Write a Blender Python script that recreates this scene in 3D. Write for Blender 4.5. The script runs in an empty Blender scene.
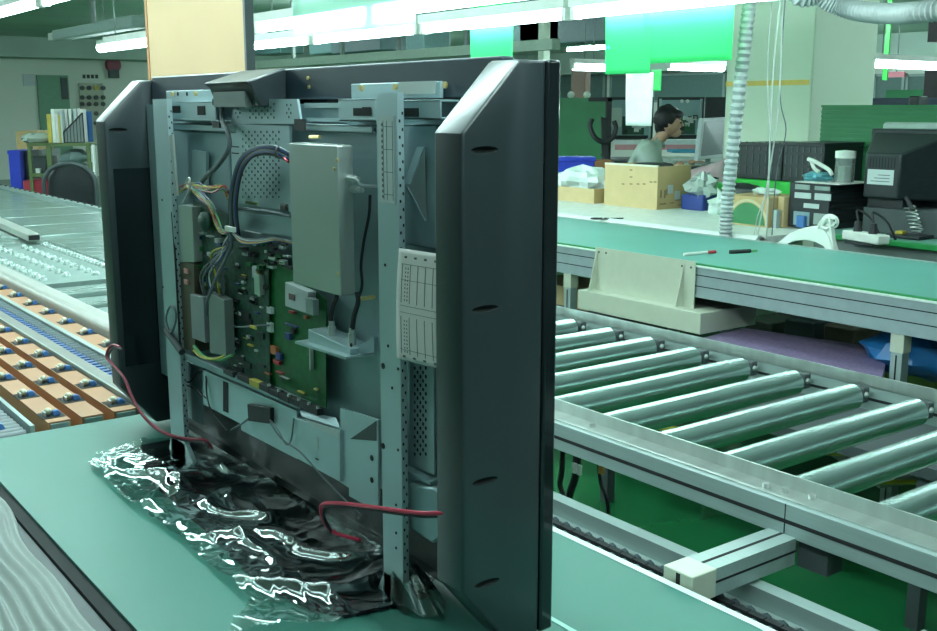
import bpy, bmesh, math, random
from mathutils import Vector, Matrix, noise
random.seed(7)
C = bpy.context.scene.collection
V = Vector
# ------------------------------------------------------------------ camera
FPX = 1070.26
YAW, PIT = math.radians(36.72), math.radians(11.025)
EYE = V((0, 0, 1.5))
_cy, _sy, _cp, _sp = math.cos(YAW), math.sin(YAW), math.cos(PIT), math.sin(PIT)
FW = V((_sy*_cp, _cy*_cp, -_sp)); RT = V((_cy, -_sy, 0)); DN = FW.cross(RT)
cam = bpy.data.cameras.new('camera'); camo = bpy.data.objects.new('camera', cam); C.objects.link(camo)
camo.location = EYE; camo.rotation_euler = (math.pi/2-PIT, 0, -YAW)
cam.sensor_width = 36; cam.lens = FPX/937*36; cam.clip_start = .05; cam.clip_end = 200
bpy.context.scene.camera = camo
# measuring helpers: where does a sight line meet a plane of the room
def _ray(x, y): return (x-468.5)/FPX*RT + (y-315.5)/FPX*DN + FW
def onz(x, y, z): v = _ray(x, y); return EYE + v*((z-EYE.z)/v.z)
def onx(x, y, X): v = _ray(x, y); return EYE + v*(X/v.x)
def ony(x, y, Y): v = _ray(x, y); return EYE + v*(Y/v.y)
def dep(x, y, d): return EYE + _ray(x, y)*d

# ------------------------------------------------------------------ materials
MATS = {}
def mat(name, col, rough=.5, metal=0, var=0, scale=20, bump=0, bscale=200, spec=.5, coat=0, stretch=None, emit=0, trans=0, alpha=1):
    if name in MATS: return MATS[name]
    m = bpy.data.materials.new(name); m.use_nodes = True; MATS[name] = m
    nt = m.node_tree; b = nt.nodes['Principled BSDF']
    c = (*col, 1)
    b.inputs['Base Color'].default_value = c; b.inputs['Roughness'].default_value = rough
    b.inputs['Metallic'].default_value = metal; b.inputs['Specular IOR Level'].default_value = spec
    b.inputs['Coat Weight'].default_value = coat; b.inputs['Transmission Weight'].default_value = trans
    b.inputs['Alpha'].default_value = alpha
    if emit:
        b.inputs['Emission Color'].default_value = c; b.inputs['Emission Strength'].default_value = emit
    tc = nt.nodes.new('ShaderNodeTexCoord'); mp = nt.nodes.new('ShaderNodeMapping')
    nt.links.new(tc.outputs['Object'], mp.inputs[0])
    if stretch: mp.inputs['Scale'].default_value = stretch
    if not var: var = .06
    n = nt.nodes.new('ShaderNodeTexNoise'); n.inputs['Scale'].default_value = scale; n.inputs['Detail'].default_value = 4
    nt.links.new(mp.outputs[0], n.inputs['Vector'])
    r = nt.nodes.new('ShaderNodeValToRGB')
    r.color_ramp.elements[0].position = .3; r.color_ramp.elements[1].position = .7
    r.color_ramp.elements[0].color = tuple(max(0, x*(1-var)) for x in col)+(1,)
    r.color_ramp.elements[1].color = tuple(min(1, x*(1+var)) for x in col)+(1,)
    nt.links.new(n.outputs['Fac'], r.inputs[0]); nt.links.new(r.outputs[0], b.inputs['Base Color'])
    if bump:
        n2 = nt.nodes.new('ShaderNodeTexNoise'); n2.inputs['Scale'].default_value = bscale; n2.inputs['Detail'].default_value = 3
        bp = nt.nodes.new('ShaderNodeBump'); bp.inputs['Strength'].default_value = bump; bp.inputs['Distance'].default_value = .002
        nt.links.new(mp.outputs[0], n2.inputs['Vector']); nt.links.new(n2.outputs['Fac'], bp.inputs['Height']); nt.links.new(bp.outputs[0], b.inputs['Normal'])
    return m
def emis(name, col, s):
    m = bpy.data.materials.new(name); m.use_nodes = True; nt = m.node_tree; nt.nodes.clear()
    e = nt.nodes.new('ShaderNodeEmission'); o = nt.nodes.new('ShaderNodeOutputMaterial')
    e.inputs[0].default_value = (*col, 1); e.inputs[1].default_value = s; nt.links.new(e.outputs[0], o.inputs[0]); return m

TUBE = emis('tube_light', (.73, .985, .97), 30)
TUBEHALL = emis('tube_hall_added', (.73, .985, .97), 170)
TUBETV = emis('tube_tv', (.73, .985, .97), 48)
TUBER = emis('tube_rollers_added', (.73, .985, .97), 15)
TUBEDIM = emis('tube_dim_added', (.73, .985, .97), 7.5)
belt_m = mat('belt_green', (.046, .175, .143), .45, var=.06, scale=3, bump=.15, bscale=500)
beltedge = mat('belt_edge_green', (.02, .22, .07), .5)
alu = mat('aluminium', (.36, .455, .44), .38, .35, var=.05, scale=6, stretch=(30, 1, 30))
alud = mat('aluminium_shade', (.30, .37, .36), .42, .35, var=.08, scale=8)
steel = mat('stainless', (.52, .57, .54), .3, .75, var=.12, scale=5, stretch=(1, 6, 1))
roller_m = mat('roller_steel', (.60, .76, .74), .26, .92, var=.05, scale=8, stretch=(2, 20, 20))
white_m = mat('white_plastic', (.75, .80, .74), .4)
cream = mat('cream_paint', (.53, .57, .46), .4, var=.03)
galv = mat('galvanised_sheet', (.30, .42, .45), .40, .4, var=.05, scale=12)
galv2 = mat('galvanised_light', (.42, .55, .58), .36, .4, var=.04, scale=12)
shield = mat('shield_tin', (.52, .58, .55), .32, .6, var=.04, scale=6)
black = mat('black_plastic', (.017, .023, .026), .38, var=.15, scale=30, bump=.15, bscale=900)
cabm = mat('cabinet_black', (.022, .031, .036), .30, spec=.8, var=.05, scale=8, bump=.12, bscale=900)
gloss = mat('gloss_black', (.008, .012, .014), .12, var=.1, coat=.3)
hole = mat('dark_hole', (.008, .012, .012), .8)
rubber = mat('black_rubber', (.015, .018, .02), .6)
pcb = mat('circuit_green', (.012, .13, .035), .4, var=.25, scale=60)
pcb2 = mat('circuit_dark', (.02, .075, .05), .45, var=.5, scale=90)
gold = mat('brass_screw', (.75, .58, .25), .3, .8)
silver = mat('silver', (.7, .74, .72), .28, .8)
orange = mat('orange_board', (.43, .215, .11), .5, var=.05, scale=6)
oranges = mat('orange_edge', (.58, .25, .11), .55, var=.08, scale=6)
bluep = mat('blue_plastic', (.05, .16, .42), .4)
blued = mat('blue_crate', (.02, .05, .55), .45)
darkgrey = mat('dark_grey', (.05, .065, .068), .5)
midgrey = mat('mid_grey', (.18, .22, .21), .5)
paper = mat('paper', (.70, .68, .66), .7, var=.02)
ink = mat('ink', (.12, .14, .15), .7)
sticker = mat('sticker', (.50, .57, .57), .55, var=.02)
card = mat('cardboard', (.60, .45, .24), .7, var=.05, scale=10)
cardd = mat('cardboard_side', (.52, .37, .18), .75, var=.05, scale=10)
greenp = mat('green_panel', (.03, .20, .08), .5, var=.08, scale=4)
brightg = mat('bright_green', (.03, .50, .06), .45)
wallm = mat('wall_paint', (.66, .72, .64), .7, var=.04, scale=1)
ceilm = mat('ceiling_paint', (.44, .56, .50), .8, var=.12, scale=.8)
floor_m = mat('floor_epoxy', (.010, .12, .04), .22, var=.18, scale=1.3)
colm = mat('column_paint', (.66, .76, .62), .6, var=.03, scale=2)
yellow = mat('yellow', (.52, .42, .06), .5)
redm = mat('red_wire', (.50, .03, .05), .4)
bluew = mat('blue_wire', (.03, .06, .22), .45)
greyw = mat('grey_wire', (.12, .15, .165), .5)
whitew = mat('white_wire', (.50, .55, .52), .5)
greenw = mat('green_wire', (.10, .35, .12), .5)
orangew = mat('orange_wire', (.55, .16, .05), .5)
yellw = mat('yellow_wire', (.55, .48, .05), .5)
skin = mat('skin', (.50, .30, .20), .55)
hairm = mat('hair', (.01, .01, .012), .5)
shirt = mat('shirt_greygreen', (.40, .48, .43), .8, var=.06, scale=8)
trouser = mat('trousers', (.04, .05, .07), .8)
board_m = mat('beige_board', (.48, .335, .19), .7, var=.03, scale=3)
woodedge = mat('wood_edge', (.35, .16, .06), .6)
hosem = mat('hose_grey', (.40, .45, .45), .45)
olive = mat('olive_paint', (.11, .16, .06), .6)
foamm = mat('foam_grey', (.25, .285, .27), .6, var=.04)
purple = mat('purple_wrap', (.25, .18, .32), .45, var=.22, scale=70, bump=.8, bscale=120)

def film(name, tint, rough, amount, body=0.0, trl=False):
    "thin plastic film: mostly see-through, a share of mirror, a share of its own colour"
    m = bpy.data.materials.new(name); m.use_nodes = True; nt = m.node_tree; nt.nodes.clear()
    o = nt.nodes.new('ShaderNodeOutputMaterial'); t = nt.nodes.new('ShaderNodeBsdfTransparent'); g = nt.nodes.new('ShaderNodeBsdfGlossy')
    d = nt.nodes.new('ShaderNodeBsdfTranslucent' if trl else 'ShaderNodeBsdfDiffuse'); mx = nt.nodes.new('ShaderNodeMixShader'); m2 = nt.nodes.new('ShaderNodeMixShader')
    lw = nt.nodes.new('ShaderNodeFresnel'); lw.inputs[0].default_value = 1.5
    mul = nt.nodes.new('ShaderNodeMath'); mul.operation = 'MULTIPLY_ADD'; mul.inputs[1].default_value = 0.0 if trl else 1.0; mul.inputs[2].default_value = amount
    t.inputs[0].default_value = (*tint, 1); d.inputs[0].default_value = (*tint, 1); g.inputs['Roughness'].default_value = rough
    g.inputs[0].default_value = (.95, 1, 1, 1)
    nt.links.new(lw.outputs[0], mul.inputs[0]); m2.inputs[0].default_value = body
    if trl:
        d2 = nt.nodes.new('ShaderNodeBsdfDiffuse'); m3 = nt.nodes.new('ShaderNodeMixShader'); m3.inputs[0].default_value = 1-trl; d2.inputs[0].default_value = (*tint, 1)
        nt.links.new(d.outputs[0], m3.inputs[1]); nt.links.new(d2.outputs[0], m3.inputs[2]); d = m3
    nt.links.new(t.outputs[0], m2.inputs[1]); nt.links.new(d.outputs[0], m2.inputs[2])
    nt.links.new(mul.outputs[0], mx.inputs[0]); nt.links.new(m2.outputs[0], mx.inputs[1]); nt.links.new(g.outputs[0], mx.inputs[2])
    nt.links.new(mx.outputs[0], o.inputs[0]); MATS[name] = m; return m
clearfilm = film('clear_film', (.74, .88, .85), .095, .20)
clearjar = film('clear_jar', (.80, .90, .86), .1, .08, .25)
pinkfilm = film('pink_film', (.80, .55, .62), .3, .05, .65)
greenfilm = film('green_film', (.15, .92, .42), .3, .0, .8, .4)
greenfilm2 = film('green_film_deep', (.12, .95, .36), .3, .0, .92, .35)
whitefilm = film('white_film', (.80, 1, .93), .3, .03, .75, .7)
bagfilm = film('bag_film', (.80, .90, .86), .25, .08, .5)

# ------------------------------------------------------------------ mesh building
def tag(o, label=None, cat=None, group=None, kind=None):
    if label: o['label'] = label
    if cat: o['category'] = cat
    if group: o['group'] = group
    if kind: o['kind'] = kind
    return o
def empty(name, loc, label=None, cat=None, group=None):
    o = bpy.data.objects.new(name, None); C.objects.link(o); o.location = loc; o.empty_display_size = .05
    return tag(o, label, cat, group)
class MB:
    def __init__(s, M=None): s.v = []; s.f = []; s.m = []; s.M = M
    def add(s, vs, fs, m=0):
        b = len(s.v)
        for p in vs:
            p = V(p); s.v.append(s.M @ p if s.M else p)
        for f in fs: s.f.append([b+i for i in f]); s.m.append(m)
        return s
    def box(s, x0, x1, y0, y1, z0, z1, m=0):
        if x0 > x1: x0, x1 = x1, x0
        if y0 > y1: y0, y1 = y1, y0
        if z0 > z1: z0, z1 = z1, z0
        vs = [(x0,y0,z0),(x1,y0,z0),(x1,y1,z0),(x0,y1,z0),(x0,y0,z1),(x1,y0,z1),(x1,y1,z1),(x0,y1,z1)]
        return s.add(vs, [(0,3,2,1),(4,5,6,7),(0,1,5,4),(1,2,6,5),(2,3,7,6),(3,0,4,7)], m)
    def prism(s, pts, ext, m=0):
        ext = V(ext); pts = [V(p) for p in pts]; n = len(pts)
        nrm = sum(((pts[i]).cross(pts[(i+1) % n]) for i in range(n)), V((0,0,0)))
        if nrm.dot(ext) > 0: pts = pts[::-1]
        vs = pts+[p+ext for p in pts]
        fs = [tuple(range(n)), tuple(range(2*n-1, n-1, -1))]+[(i, i+n, (i+1) % n+n, (i+1) % n) for i in range(n)]
        return s.add(vs, fs, m)
    def tube(s, p0, p1, r, r2=None, n=14, m=0, caps=True):
        p0, p1 = V(p0), V(p1); r2 = r if r2 is None else r2
        d = (p1-p0).normalized(); a = d.orthogonal().normalized(); b = d.cross(a)
        vs = []
        for p, rr in ((p0, r), (p1, r2)):
            for i in range(n):
                t = 2*math.pi*i/n; vs.append(p+(a*math.cos(t)+b*math.sin(t))*rr)
        fs = [(i, (i+1) % n, (i+1) % n+n, i+n) for i in range(n)]
        if caps: fs += [tuple(range(n-1, -1, -1)), tuple(range(n, 2*n))]
        return s.add(vs, fs, m)
    def path(s, pts, r, n=8, m=0, sub=6, rib=0, pitch=1):
        pts = [V(p) for p in pts]
        if len(pts) > 2 and sub > 1:
            q = [pts[0]*2-pts[1]]+pts+[pts[-1]*2-pts[-2]]; out = []
            for i in range(1, len(q)-2):
                for k in range(sub):
                    t = k/sub; a, b, c, d = q[i-1], q[i], q[i+1], q[i+2]
                    out.append(.5*((2*b)+(c-a)*t+(2*a-5*b+4*c-d)*t*t+(3*b-a-3*c+d)*t**3))
            out.append(pts[-1]); pts = out
        vs = []; fs = []; up = None
        for i, p in enumerate(pts):
            d = (pts[min(i+1, len(pts)-1)]-pts[max(i-1, 0)]).normalized()
            if up is None: up = d.orthogonal().normalized()
            up = (up-d*up.dot(d)).normalized(); b = d.cross(up)
            rr = r*(1+rib*(1 if i % 2 else -1))
            for k in range(n):
                t = 2*math.pi*k/n; vs.append(p+(up*math.cos(t)+b*math.sin(t))*rr)
            if i: 
                for k in range(n): fs.append(((i-1)*n+k, (i-1)*n+(k+1) % n, i*n+(k+1) % n, i*n+k))
        fs += [tuple(range(n-1, -1, -1)), tuple((len(pts)-1)*n+k for k in range(n))]
        return s.add(vs, fs, m)
    def ball(s, c, r, sc=(1,1,1), n=12, m=0, jit=0, seed=0):
        c = V(c); vs = []; k = n//2
        for i in range(k+1):
            th = math.pi*i/k
            for j in range(n):
                ph = 2*math.pi*j/n
                p = V((math.sin(th)*math.cos(ph), math.sin(th)*math.sin(ph), math.cos(th)))
                q = r
                if jit: q = r*(1+jit*noise.noise(p*2.3+V((seed, seed*2.1, 0))))
                vs.append(c+V((p.x*sc[0], p.y*sc[1], p.z*sc[2]))*q)
        fs = []
        for i in range(k):
            for j in range(n): fs.append((i*n+j, (i+1)*n+j, (i+1)*n+(j+1) % n, i*n+(j+1) % n))
        return s.add(vs, fs, m)
    def lathe(s, c, prof, n=20, m=0, axis='Z'):
        c = V(c); vs = []; fs = []
        for r, h in prof:
            for j in range(n):
                t = 2*math.pi*j/n
                vs.append(c+V((r*math.cos(t), r*math.sin(t), h)))
        for i in range(len(prof)-1):
            for j in range(n): fs.append((i*n+j, i*n+(j+1) % n, (i+1)*n+(j+1) % n, (i+1)*n+j))
        return s.add(vs, fs, m)
    def grid(s, fn, nu, nv, m=0):
        vs = [fn(i/nu, j/nv) for j in range(nv+1) for i in range(nu+1)]
        fs = [(j*(nu+1)+i, j*(nu+1)+i+1, (j+1)*(nu+1)+i+1, (j+1)*(nu+1)+i) for j in range(nv) for i in range(nu)]
        return s.add(vs, fs, m)
    def build(s, name, mats, parent=None, bevel=0, smooth=True, label=None, seg=2, weld=True, angle=35):
        if not isinstance(mats, (list, tuple)): mats = [mats]
        xs = [p.x for p in s.v]; ys = [p.y for p in s.v]; zs = [p.z for p in s.v]
        o0 = V(((min(xs)+max(xs))/2, (min(ys)+max(ys))/2, min(zs)))
        me = bpy.data.meshes.new(name); me.from_pydata([p-o0 for p in s.v], [], s.f)
        for mm in mats: me.materials.append(mm)
        for p, k in zip(me.polygons, s.m): p.material_index = k; p.use_smooth = smooth
        bm = bmesh.new(); bm.from_mesh(me); bmesh.ops.recalc_face_normals(bm, faces=bm.faces); bm.to_mesh(me); bm.free()
        if smooth: me.set_sharp_from_angle(angle=math.radians(angle))
        o = bpy.data.objects.new(name, me); C.objects.link(o)
        if parent is not None:
            o.parent = parent; o.location = o0-wloc(parent)
        else: o.location = o0
        if bevel:
            b = o.modifiers.new('bevel', 'BEVEL'); b.width = bevel; b.segments = seg; b.limit_method = 'ANGLE'; b.angle_limit = math.radians(40)
        if label: o['label'] = label
        return o
def wloc(o):
    p = V(o.location)
    while o.parent: o = o.parent; p += V(o.location)
    return p
def struct(o, label=None): o['kind'] = 'structure'; return tag(o, label) if label else o
def rotz(a, loc=(0,0,0)): return Matrix.Translation(V(loc)) @ Matrix.Rotation(a, 4, 'Z')
ORD = ['first', 'second', 'third', 'fourth', 'fifth', 'sixth', 'seventh', 'eighth', 'ninth', 'tenth', 'eleventh', 'twelfth']
# ================================================================== THE ROOM
struct(MB().box(-6, 22, -4, 26, -.1, 0).build('floor', floor_m))
struct(MB().box(-6, 22, -4, 26, 2.9, 3.0).build('ceiling', ceilm))
struct(MB().box(-6, 22, 24, 24.2, 0, 2.9).build('wall_back', wallm))
struct(MB().box(20, 20.2, -4, 24, 0, 2.9).build('wall_right', wallm))
struct(MB().box(-6, 20, 23.3, 24, 2.5, 2.9).build('trim_1', ceilm))      # bulkhead above the back wall
struct(MB().box(19.4, 20, -4, 23.3, 2.35, 2.9).build('trim_2', ceilm))
# column
cx0, cy0 = 6.2, onx(812, 82, 6.2).y
cy1 = onx(726, 82, 6.2).y
colm_b = MB().box(cx0, cx0+.72, cy0, cy1, 0, 2.9)
struct(colm_b.build('wall_column', colm, bevel=.01))
zs = onx(770, 83, 6.2).z
struct(MB().box(cx0-.004, cx0+.002, cy0+.02, cy1-.002, zs-.017, zs+.017).build('trim_3', mat('stripe_yellow', (.78, .56, .12), .5)))
# door in the back wall
dy = 24.0
a = ony(36, 75, dy); b = ony(67, 75, dy)
d = MB().box(a.x, b.x, dy-.06, dy+.02, 0, a.z).build('door_1', mat('door_green', (.14, .30, .20), .5)); struct(d)
MB().box(b.x-.16, b.x-.03, dy-.09, dy-.06, a.z-.5, a.z-.05).build('door_closer', darkgrey, d)
MB().tube((a.x+.08, dy-.1, 1.0), (a.x+.2, dy-.1, 1.0), .02).build('door_handle', silver, d)
# wall panel with dark knobs
t = empty('control_panel', (ony(91, 105, dy).x, dy-.04, ony(91, 150, dy).z), 'beige wall panel with rows of dark knobs beside the green door', 'panel')
a = ony(78, 83, dy); b = ony(105, 125, dy)
MB().box(a.x, b.x, dy-.06, dy-.001, b.z-.35, a.z).build('panel_board', mat('panel_beige', (.42, .45, .36), .6), t, bevel=.01)
for i in range(4):
    for j in range(5):
        if i == 3 and j > 2: continue
        p = ony(81+i*7, 88+j*9.5-(3 if j > 1 else 0), dy)
        MB().tube((p.x, dy-.06, p.z), (p.x, dy-.1, p.z), .05, n=8).build('knob', yellow if (i == 2 and j == 0) else darkgrey, t)
for k in range(4):
    p = ony(84+k*4.2, 77, dy)
    tag(MB().box(p.x-.03, p.x+.03, dy-.012, dy-.001, p.z-.03, p.z+.05).build('wall_marker', darkgrey), 'tiny dark marker, %s from left in the row above the knob panel' % ORD[k], 'sign')
p = ony(112, 65, dy)
t = empty('alarm_bell', (p.x, dy-.01, p.z-.2), 'red and black alarm bell on the wall above the knob panel', 'bell')
MB().tube((p.x, dy-.01, p.z), (p.x, dy-.12, p.z), .17, n=20).build('bell_dome', mat('bell_red', (.25, .05, .08), .4), t, bevel=.03)
MB().box(p.x-.1, p.x+.1, dy-.14, dy-.005, p.z-.28, p.z-.1).build('bell_box', darkgrey, t)
p = ony(29, 80, dy)
tag(MB().box(p.x-.12, p.x+.12, dy-.02, dy-.001, p.z-.12, p.z+.12).build('wall_notice', mat('notice', (.5, .56, .58), .6)), 'small pale notice on the wall left of the green door', 'sign')
# right wall windows
wn = 0
for (px0, px1) in ((560, 606), (612, 650), (655, 726), (876, 905), (908, 937)):
    wn += 1
    a = onx(px0, 74, 19.98) if px0 < 800 else onx(px0, 74, 19.98); b = onx(px1, 102, 19.98)
    w = MB().box(19.93, 20.0, b.y, a.y, b.z, a.z).build('window_%d' % wn, mat('window_dull', (.10, .17, .16), .3)); struct(w)
    fr = MB()
    for (y0, y1, z0, z1) in ((b.y, a.y, a.z-.05, a.z), (b.y, a.y, b.z, b.z+.05), (b.y, b.y+.06, b.z, a.z), (a.y-.06, a.y, b.z, a.z)):
        fr.box(19.9, 19.93, y0, y1, z0, z1)
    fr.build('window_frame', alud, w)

# ------------------------------------------------------------------ lamps
def lamp(x, y0, y1, z, label, group=None, along='Y', hang=True, tm=TUBE, r=.027, twin=False):
    cen = ((x, (y0+y1)/2, z) if along == 'Y' else ((y0+y1)/2, x, z))
    t = empty('fluorescent_lamp', cen, label, 'lamp', group)
    def B(u0, u1, v0, v1, z0, z1, mb=None):
        mb = mb or MB()
        return mb.box(u0, u1, v0, v1, z0, z1) if along == 'Y' else mb.box(v0, v1, u0, u1, z0, z1)
    B(x-.045, x+.045, y0, y1, z+.035, z+.09).build('housing', white_m, t)
    for u0, u1 in ((y0, y0+.03), (y1-.03, y1)): B(x-.03, x+.03, u0, u1, z-.03, z+.035).build('socket', white_m, t)
    for dx in ((-.04, .04) if twin else (0,)):
        p0, p1 = ((x+dx, y0+.03, z), (x+dx, y1-.03, z)) if along == 'Y' else ((y0+.03, x+dx, z), (y1-.03, x+dx, z))
        MB().tube(p0, p1, r, n=10).build('tube', tm, t)
    if hang:
        for y in (y0+.2, y1-.2):
            p = (x, y) if along == 'Y' else (y, x)
            MB().tube((p[0], p[1], z+.09), (p[0], p[1], 2.9), .006, n=5).build('suspension_rod', midgrey, t)
    return t
def ys_at(px, py, z): return onz(px, py, z)
# row A and row B hang above the far belt
xa, za = 4.1, 2.0
ends = [1.62+1.464*k for k in range(0, 9)]
nmA = ['nearest tube, right of', 'tube passing in front of the green film at', 'tube just left of green film in']
for k in range(6):
    lab = 'tube lamp in the lower row over the far belt, %s from the right' % ORD[k]
    lamp(xa, ends[k]+.02, ends[k+1]-.02, za, lab, 'fluorescent lamps in lower row')
for k in range(5):
    y0 = 2.2+1.464*k
    lamp(3.2, y0+.02, y0+1.444, 2.0, 'tube lamp in the upper row over the far belt, %s from the right' % ORD[k], 'fluorescent lamps in upper row')
# row L in the upper left
for k, y0 in enumerate((6.35, 7.85, 9.35)):
    lamp(2.2, y0, y0+1.4, 2.2, ['fluorescent lamp above the roller table, hidden past the top edge', 'glaring tube lamp cut by the top left corner', 'pale lamp trailing the glaring tube at top left'][k])
# unseen rows: one added to light the belt, one over the television
for k in range(5):
    y0 = -1.6+1.5*k
    lamp(.25, y0, y0+1.4, 2.3, 'unseen fluorescent lamp added over the left side of the near belt', 'added lamps above the near belt', tm=TUBEDIM, twin=True)
    if k: lamp(.86, y0, y0+1.4, 2.2, 'fluorescent lamp right over the television, above the frame', 'lamps above the television', tm=TUBETV, twin=True)
for k in range(5):  # unseen row added for highlights on the rollers and the television hump
    y0 = -1.0+1.5*k
    lamp(1.9, y0, y0+1.4, 2.35, 'unseen fluorescent lamp added over the roller conveyor', 'added lamps above the roller conveyor', tm=TUBER, twin=True)
# left mid lamp with fitting
pp = onz(100, 48, 2.25); 
lamp(pp.x, pp.y-2.2, pp.y, 2.25, 'white tube lamp hanging left of the beige board', tm=TUBE, r=.06)
pp = onz(60, 40, 2.36)
tgt = onz(146, 27, 2.36)
t = empty('lamp_fitting', (pp.x, pp.y-1, 2.36), 'unlit pale lamp fitting hanging at upper left on a rod', 'lamp')
MB().box(pp.x-.10, pp.x+.10, tgt.y, pp.y, 2.35, 2.48).build('housing', mat('fitting_grey', (.40, .50, .48), .5), t, bevel=.02)
MB().tube((pp.x, pp.y-1.4, 2.48), (pp.x, pp.y-1.4, 2.9), .03).build('suspension_rod', midgrey, t)
MB().box(pp.x-.05, pp.x+.05, pp.y, pp.y+.35, 2.37, 2.46).build('end_bracket', white_m, t)
# far lamps right
for (x0, x1, yy, lab) in ((572, 606, 66.5, 'far horizontal tube lamp left of the green film'), (668, 724, 66.5, 'far horizontal tube lamp behind the green film'), (870, 990, 63, 'far bright tube lamp right of the column')):
    a = ony(x0, yy, 9.5) if x0 < 800 else ony(x0, yy, 6.3); b = ony(x1, yy, a.y)
    lamp(a.y, a.x, b.x, a.z, lab, along='X', r=.045)
# lamps added, mostly out of sight, to brighten the hall further off
for i, (x, y) in enumerate(((7.5, 12), (7.5, 17), (12, 8), (12, 13), (12, 18), (16.5, 5), (16.5, 11), (16.5, 17), (-1.5, 6), (-1.5, 10), (-1.5, 14), (-1.5, 18), (-3.5, 8), (-3.5, 14), (12, 3), (17, 2), (8, 1.5))):
    lamp(x, y, y+1.4, 2.75, 'fluorescent lamp added high under the ceiling to brighten the hall', 'added lamps down the hall', hang=True, tm=TUBEHALL, twin=True)

# overhead cable tray
a = onx(247, 66, 7.0); b = onx(472, 63.5, 7.0)
t = empty('cable_tray', (7.0, (a.y+b.y)/2, a.z), 'pale green overhead trunking running behind the television top', 'tray')
MB().box(6.9, 7.0, onx(560, 66, 7).y, a.y+1.5, a.z-.05, a.z+.05).build('tray_body', mat('tray_green', (.34, .44, .36), .6), t)
for i in range(8):
    y = b.y+i*1.3
    MB().box(6.93, 6.97, y, y+.05, a.z+.05, 2.9).build('hanger', midgrey, t)
# dim ducts between the trays
for k, (px, py, w) in enumerate(((270, 48, 1.2), (325, 47, .8), (360, 45, 1.6), (420, 48, .5), (525, 38, 1.6), (575, 34, 2.0))):
    p = onx(px, py, 9.5)
    tag(MB().box(9.4, 9.9, p.y-w/2, p.y+w/2, p.z-.12, 2.9).build('ceiling_duct', mat('duct_teal%d' % (k % 3), [(.10, .20, .20), (.14, .26, .26), (.07, .13, .14)][k % 3], .5), bevel=.02),
        'dim teal duct box under the ceiling, %s from left of those behind the lamp rows' % ORD[k], 'duct')
# hanging posts behind film
p0 = onx(541, 40, 8.5)
tag(MB().box(8.5, 8.6, p0.y-.05, p0.y+.05, 0, 2.9).build('steel_post', colm), 'slim pale steel post rising behind the right cabinet top', 'post')

# ------------------------------------------------------------------ hanging sheets
def sheet(name, px0, py0, px1, py1, X, m, label, cat, thick=.0015, wave=0, along='Y', slope=None):
    a = onx(px0, py0, X); b = onx(px1, py1, X)
    def fn(u, v):
        y = a.y+(b.y-a.y)*u; z = a.z+(b.z-a.z)*v
        return (X+wave*math.sin(u*4+v*1.5)*.004*v, y, z)
    mb = MB().grid(fn, 12, 12)
    o = mb.build(name, m)
    so = o.modifiers.new('thick', 'SOLIDIFY'); so.thickness = thick
    return tag(o, label, cat)
sheet('plastic_sheet', 292, -14, 416, 24, 3.15, whitefilm, 'white translucent sheet with a green lower edge hung among the lamps', 'sheet', wave=1)
sheet('green_film_sheet', 470, 0, 513, 62, 4.148, greenfilm, 'small bright green film hanging above the right speaker cabinet', 'sheet', wave=1)
sheet('green_film_sheet', 606, 8, 650, 73, 4.15, greenfilm, 'left, paler of two overlapping green films by the column', 'sheet', wave=1)
sheet('green_film_sheet', 645, -14, 732, 60, 4.147, greenfilm2, 'right, larger of two overlapping green sheets by the column', 'sheet', wave=1)
sheet('green_tag', 652, 70, 661, 91, 4.151, mat('green_tag', (.03, .55, .12), .4), 'little green tag hanging below the two green films', 'tag')
sheet('white_paper', 626, 73, 652, 126, 4.149, mat('bright_paper', (.85, .9, .86), .6), 'white paper strip hanging below the green films', 'paper', wave=2)
# beige hanging board
a = onx(151, 80, 1.6); b = onx(246, 73, 1.6)
t = empty('hanging_board', (1.6, (a.y+b.y)/2, a.z), 'large beige board with wooden edge hanging above the television', 'board')
MB().box(1.6, 1.625, b.y, a.y, a.z, 2.35).build('board_face', board_m, t)
MB().box(1.597, 1.628, a.y, a.y+.02, a.z-.005, 2.35).build('edge_strip', woodedge, t)
MB().box(1.597, 1.628, b.y-.015, b.y, a.z-.005, 2.35).build('edge_strip', darkgrey, t)
hw = MB()
for y in (a.y-.1, b.y+.1): hw.tube((1.612, y, 2.34), (1.612, y, 2.9), .004, n=6)
hw.build('hanging_wire', midgrey, t)
# ================================================================== NEAR BELT
BZ = .8
t = empty('belt_conveyor', (.79, 1, 0), 'long green belt table the opened television stands on', 'conveyor')
BE = 2.40
def prof_belt(y0, y1):
    mb = MB()
    pts = [(.445, -.4), (.445, BE-.012)]
    return mb
bm_ = MB().box(.445, 1.128, -.6, BE-.03, BZ-.02, BZ)
# rounded far end
n = 10; prof = []
for i in range(n+1):
    th = math.pi/2*i/n; prof.append((BE-.03+math.sin(th)*.03, BZ-.03+math.cos(th)*.03))
pl = [V((.445, y, z)) for y, z in prof]+[V((.445, BE, BZ-.11)), V((.445, BE-.03, BZ-.11))]
bm_.prism(pl, (.683, 0, 0))
bm_.build('belt', belt_m, t)
MB().box(.4475, 1.125, -.6, BE-.04, BZ-.10, BZ-.021).build('bed', darkgrey, t)
MB().box(1.128, 1.141, -.6, BE-.02, BZ-.07, BZ+.001).build('edge_strip', mat('edge_white', (.62, .74, .70), .35), t)
MB().box(.425, .4445, -.6, BE-.02, BZ-.09, BZ-.006).build('edge_strip', hole, t)
MB().box(.37, .424, -.6, BE-.02, BZ-.09, BZ-.012).build('side_rail', darkgrey, t)
MB().box(.915, .923, -.6, 1.30, BZ-.0004, BZ+.0012).build('seam_tape', mat('seam', (.35, .62, .55), .4), t)
for x in (.42, 1.07):
    for y in (.2, 2.1): MB().box(x, x+.05, y, y+.05, 0, BZ-.1).build('leg', alu, t)

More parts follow.
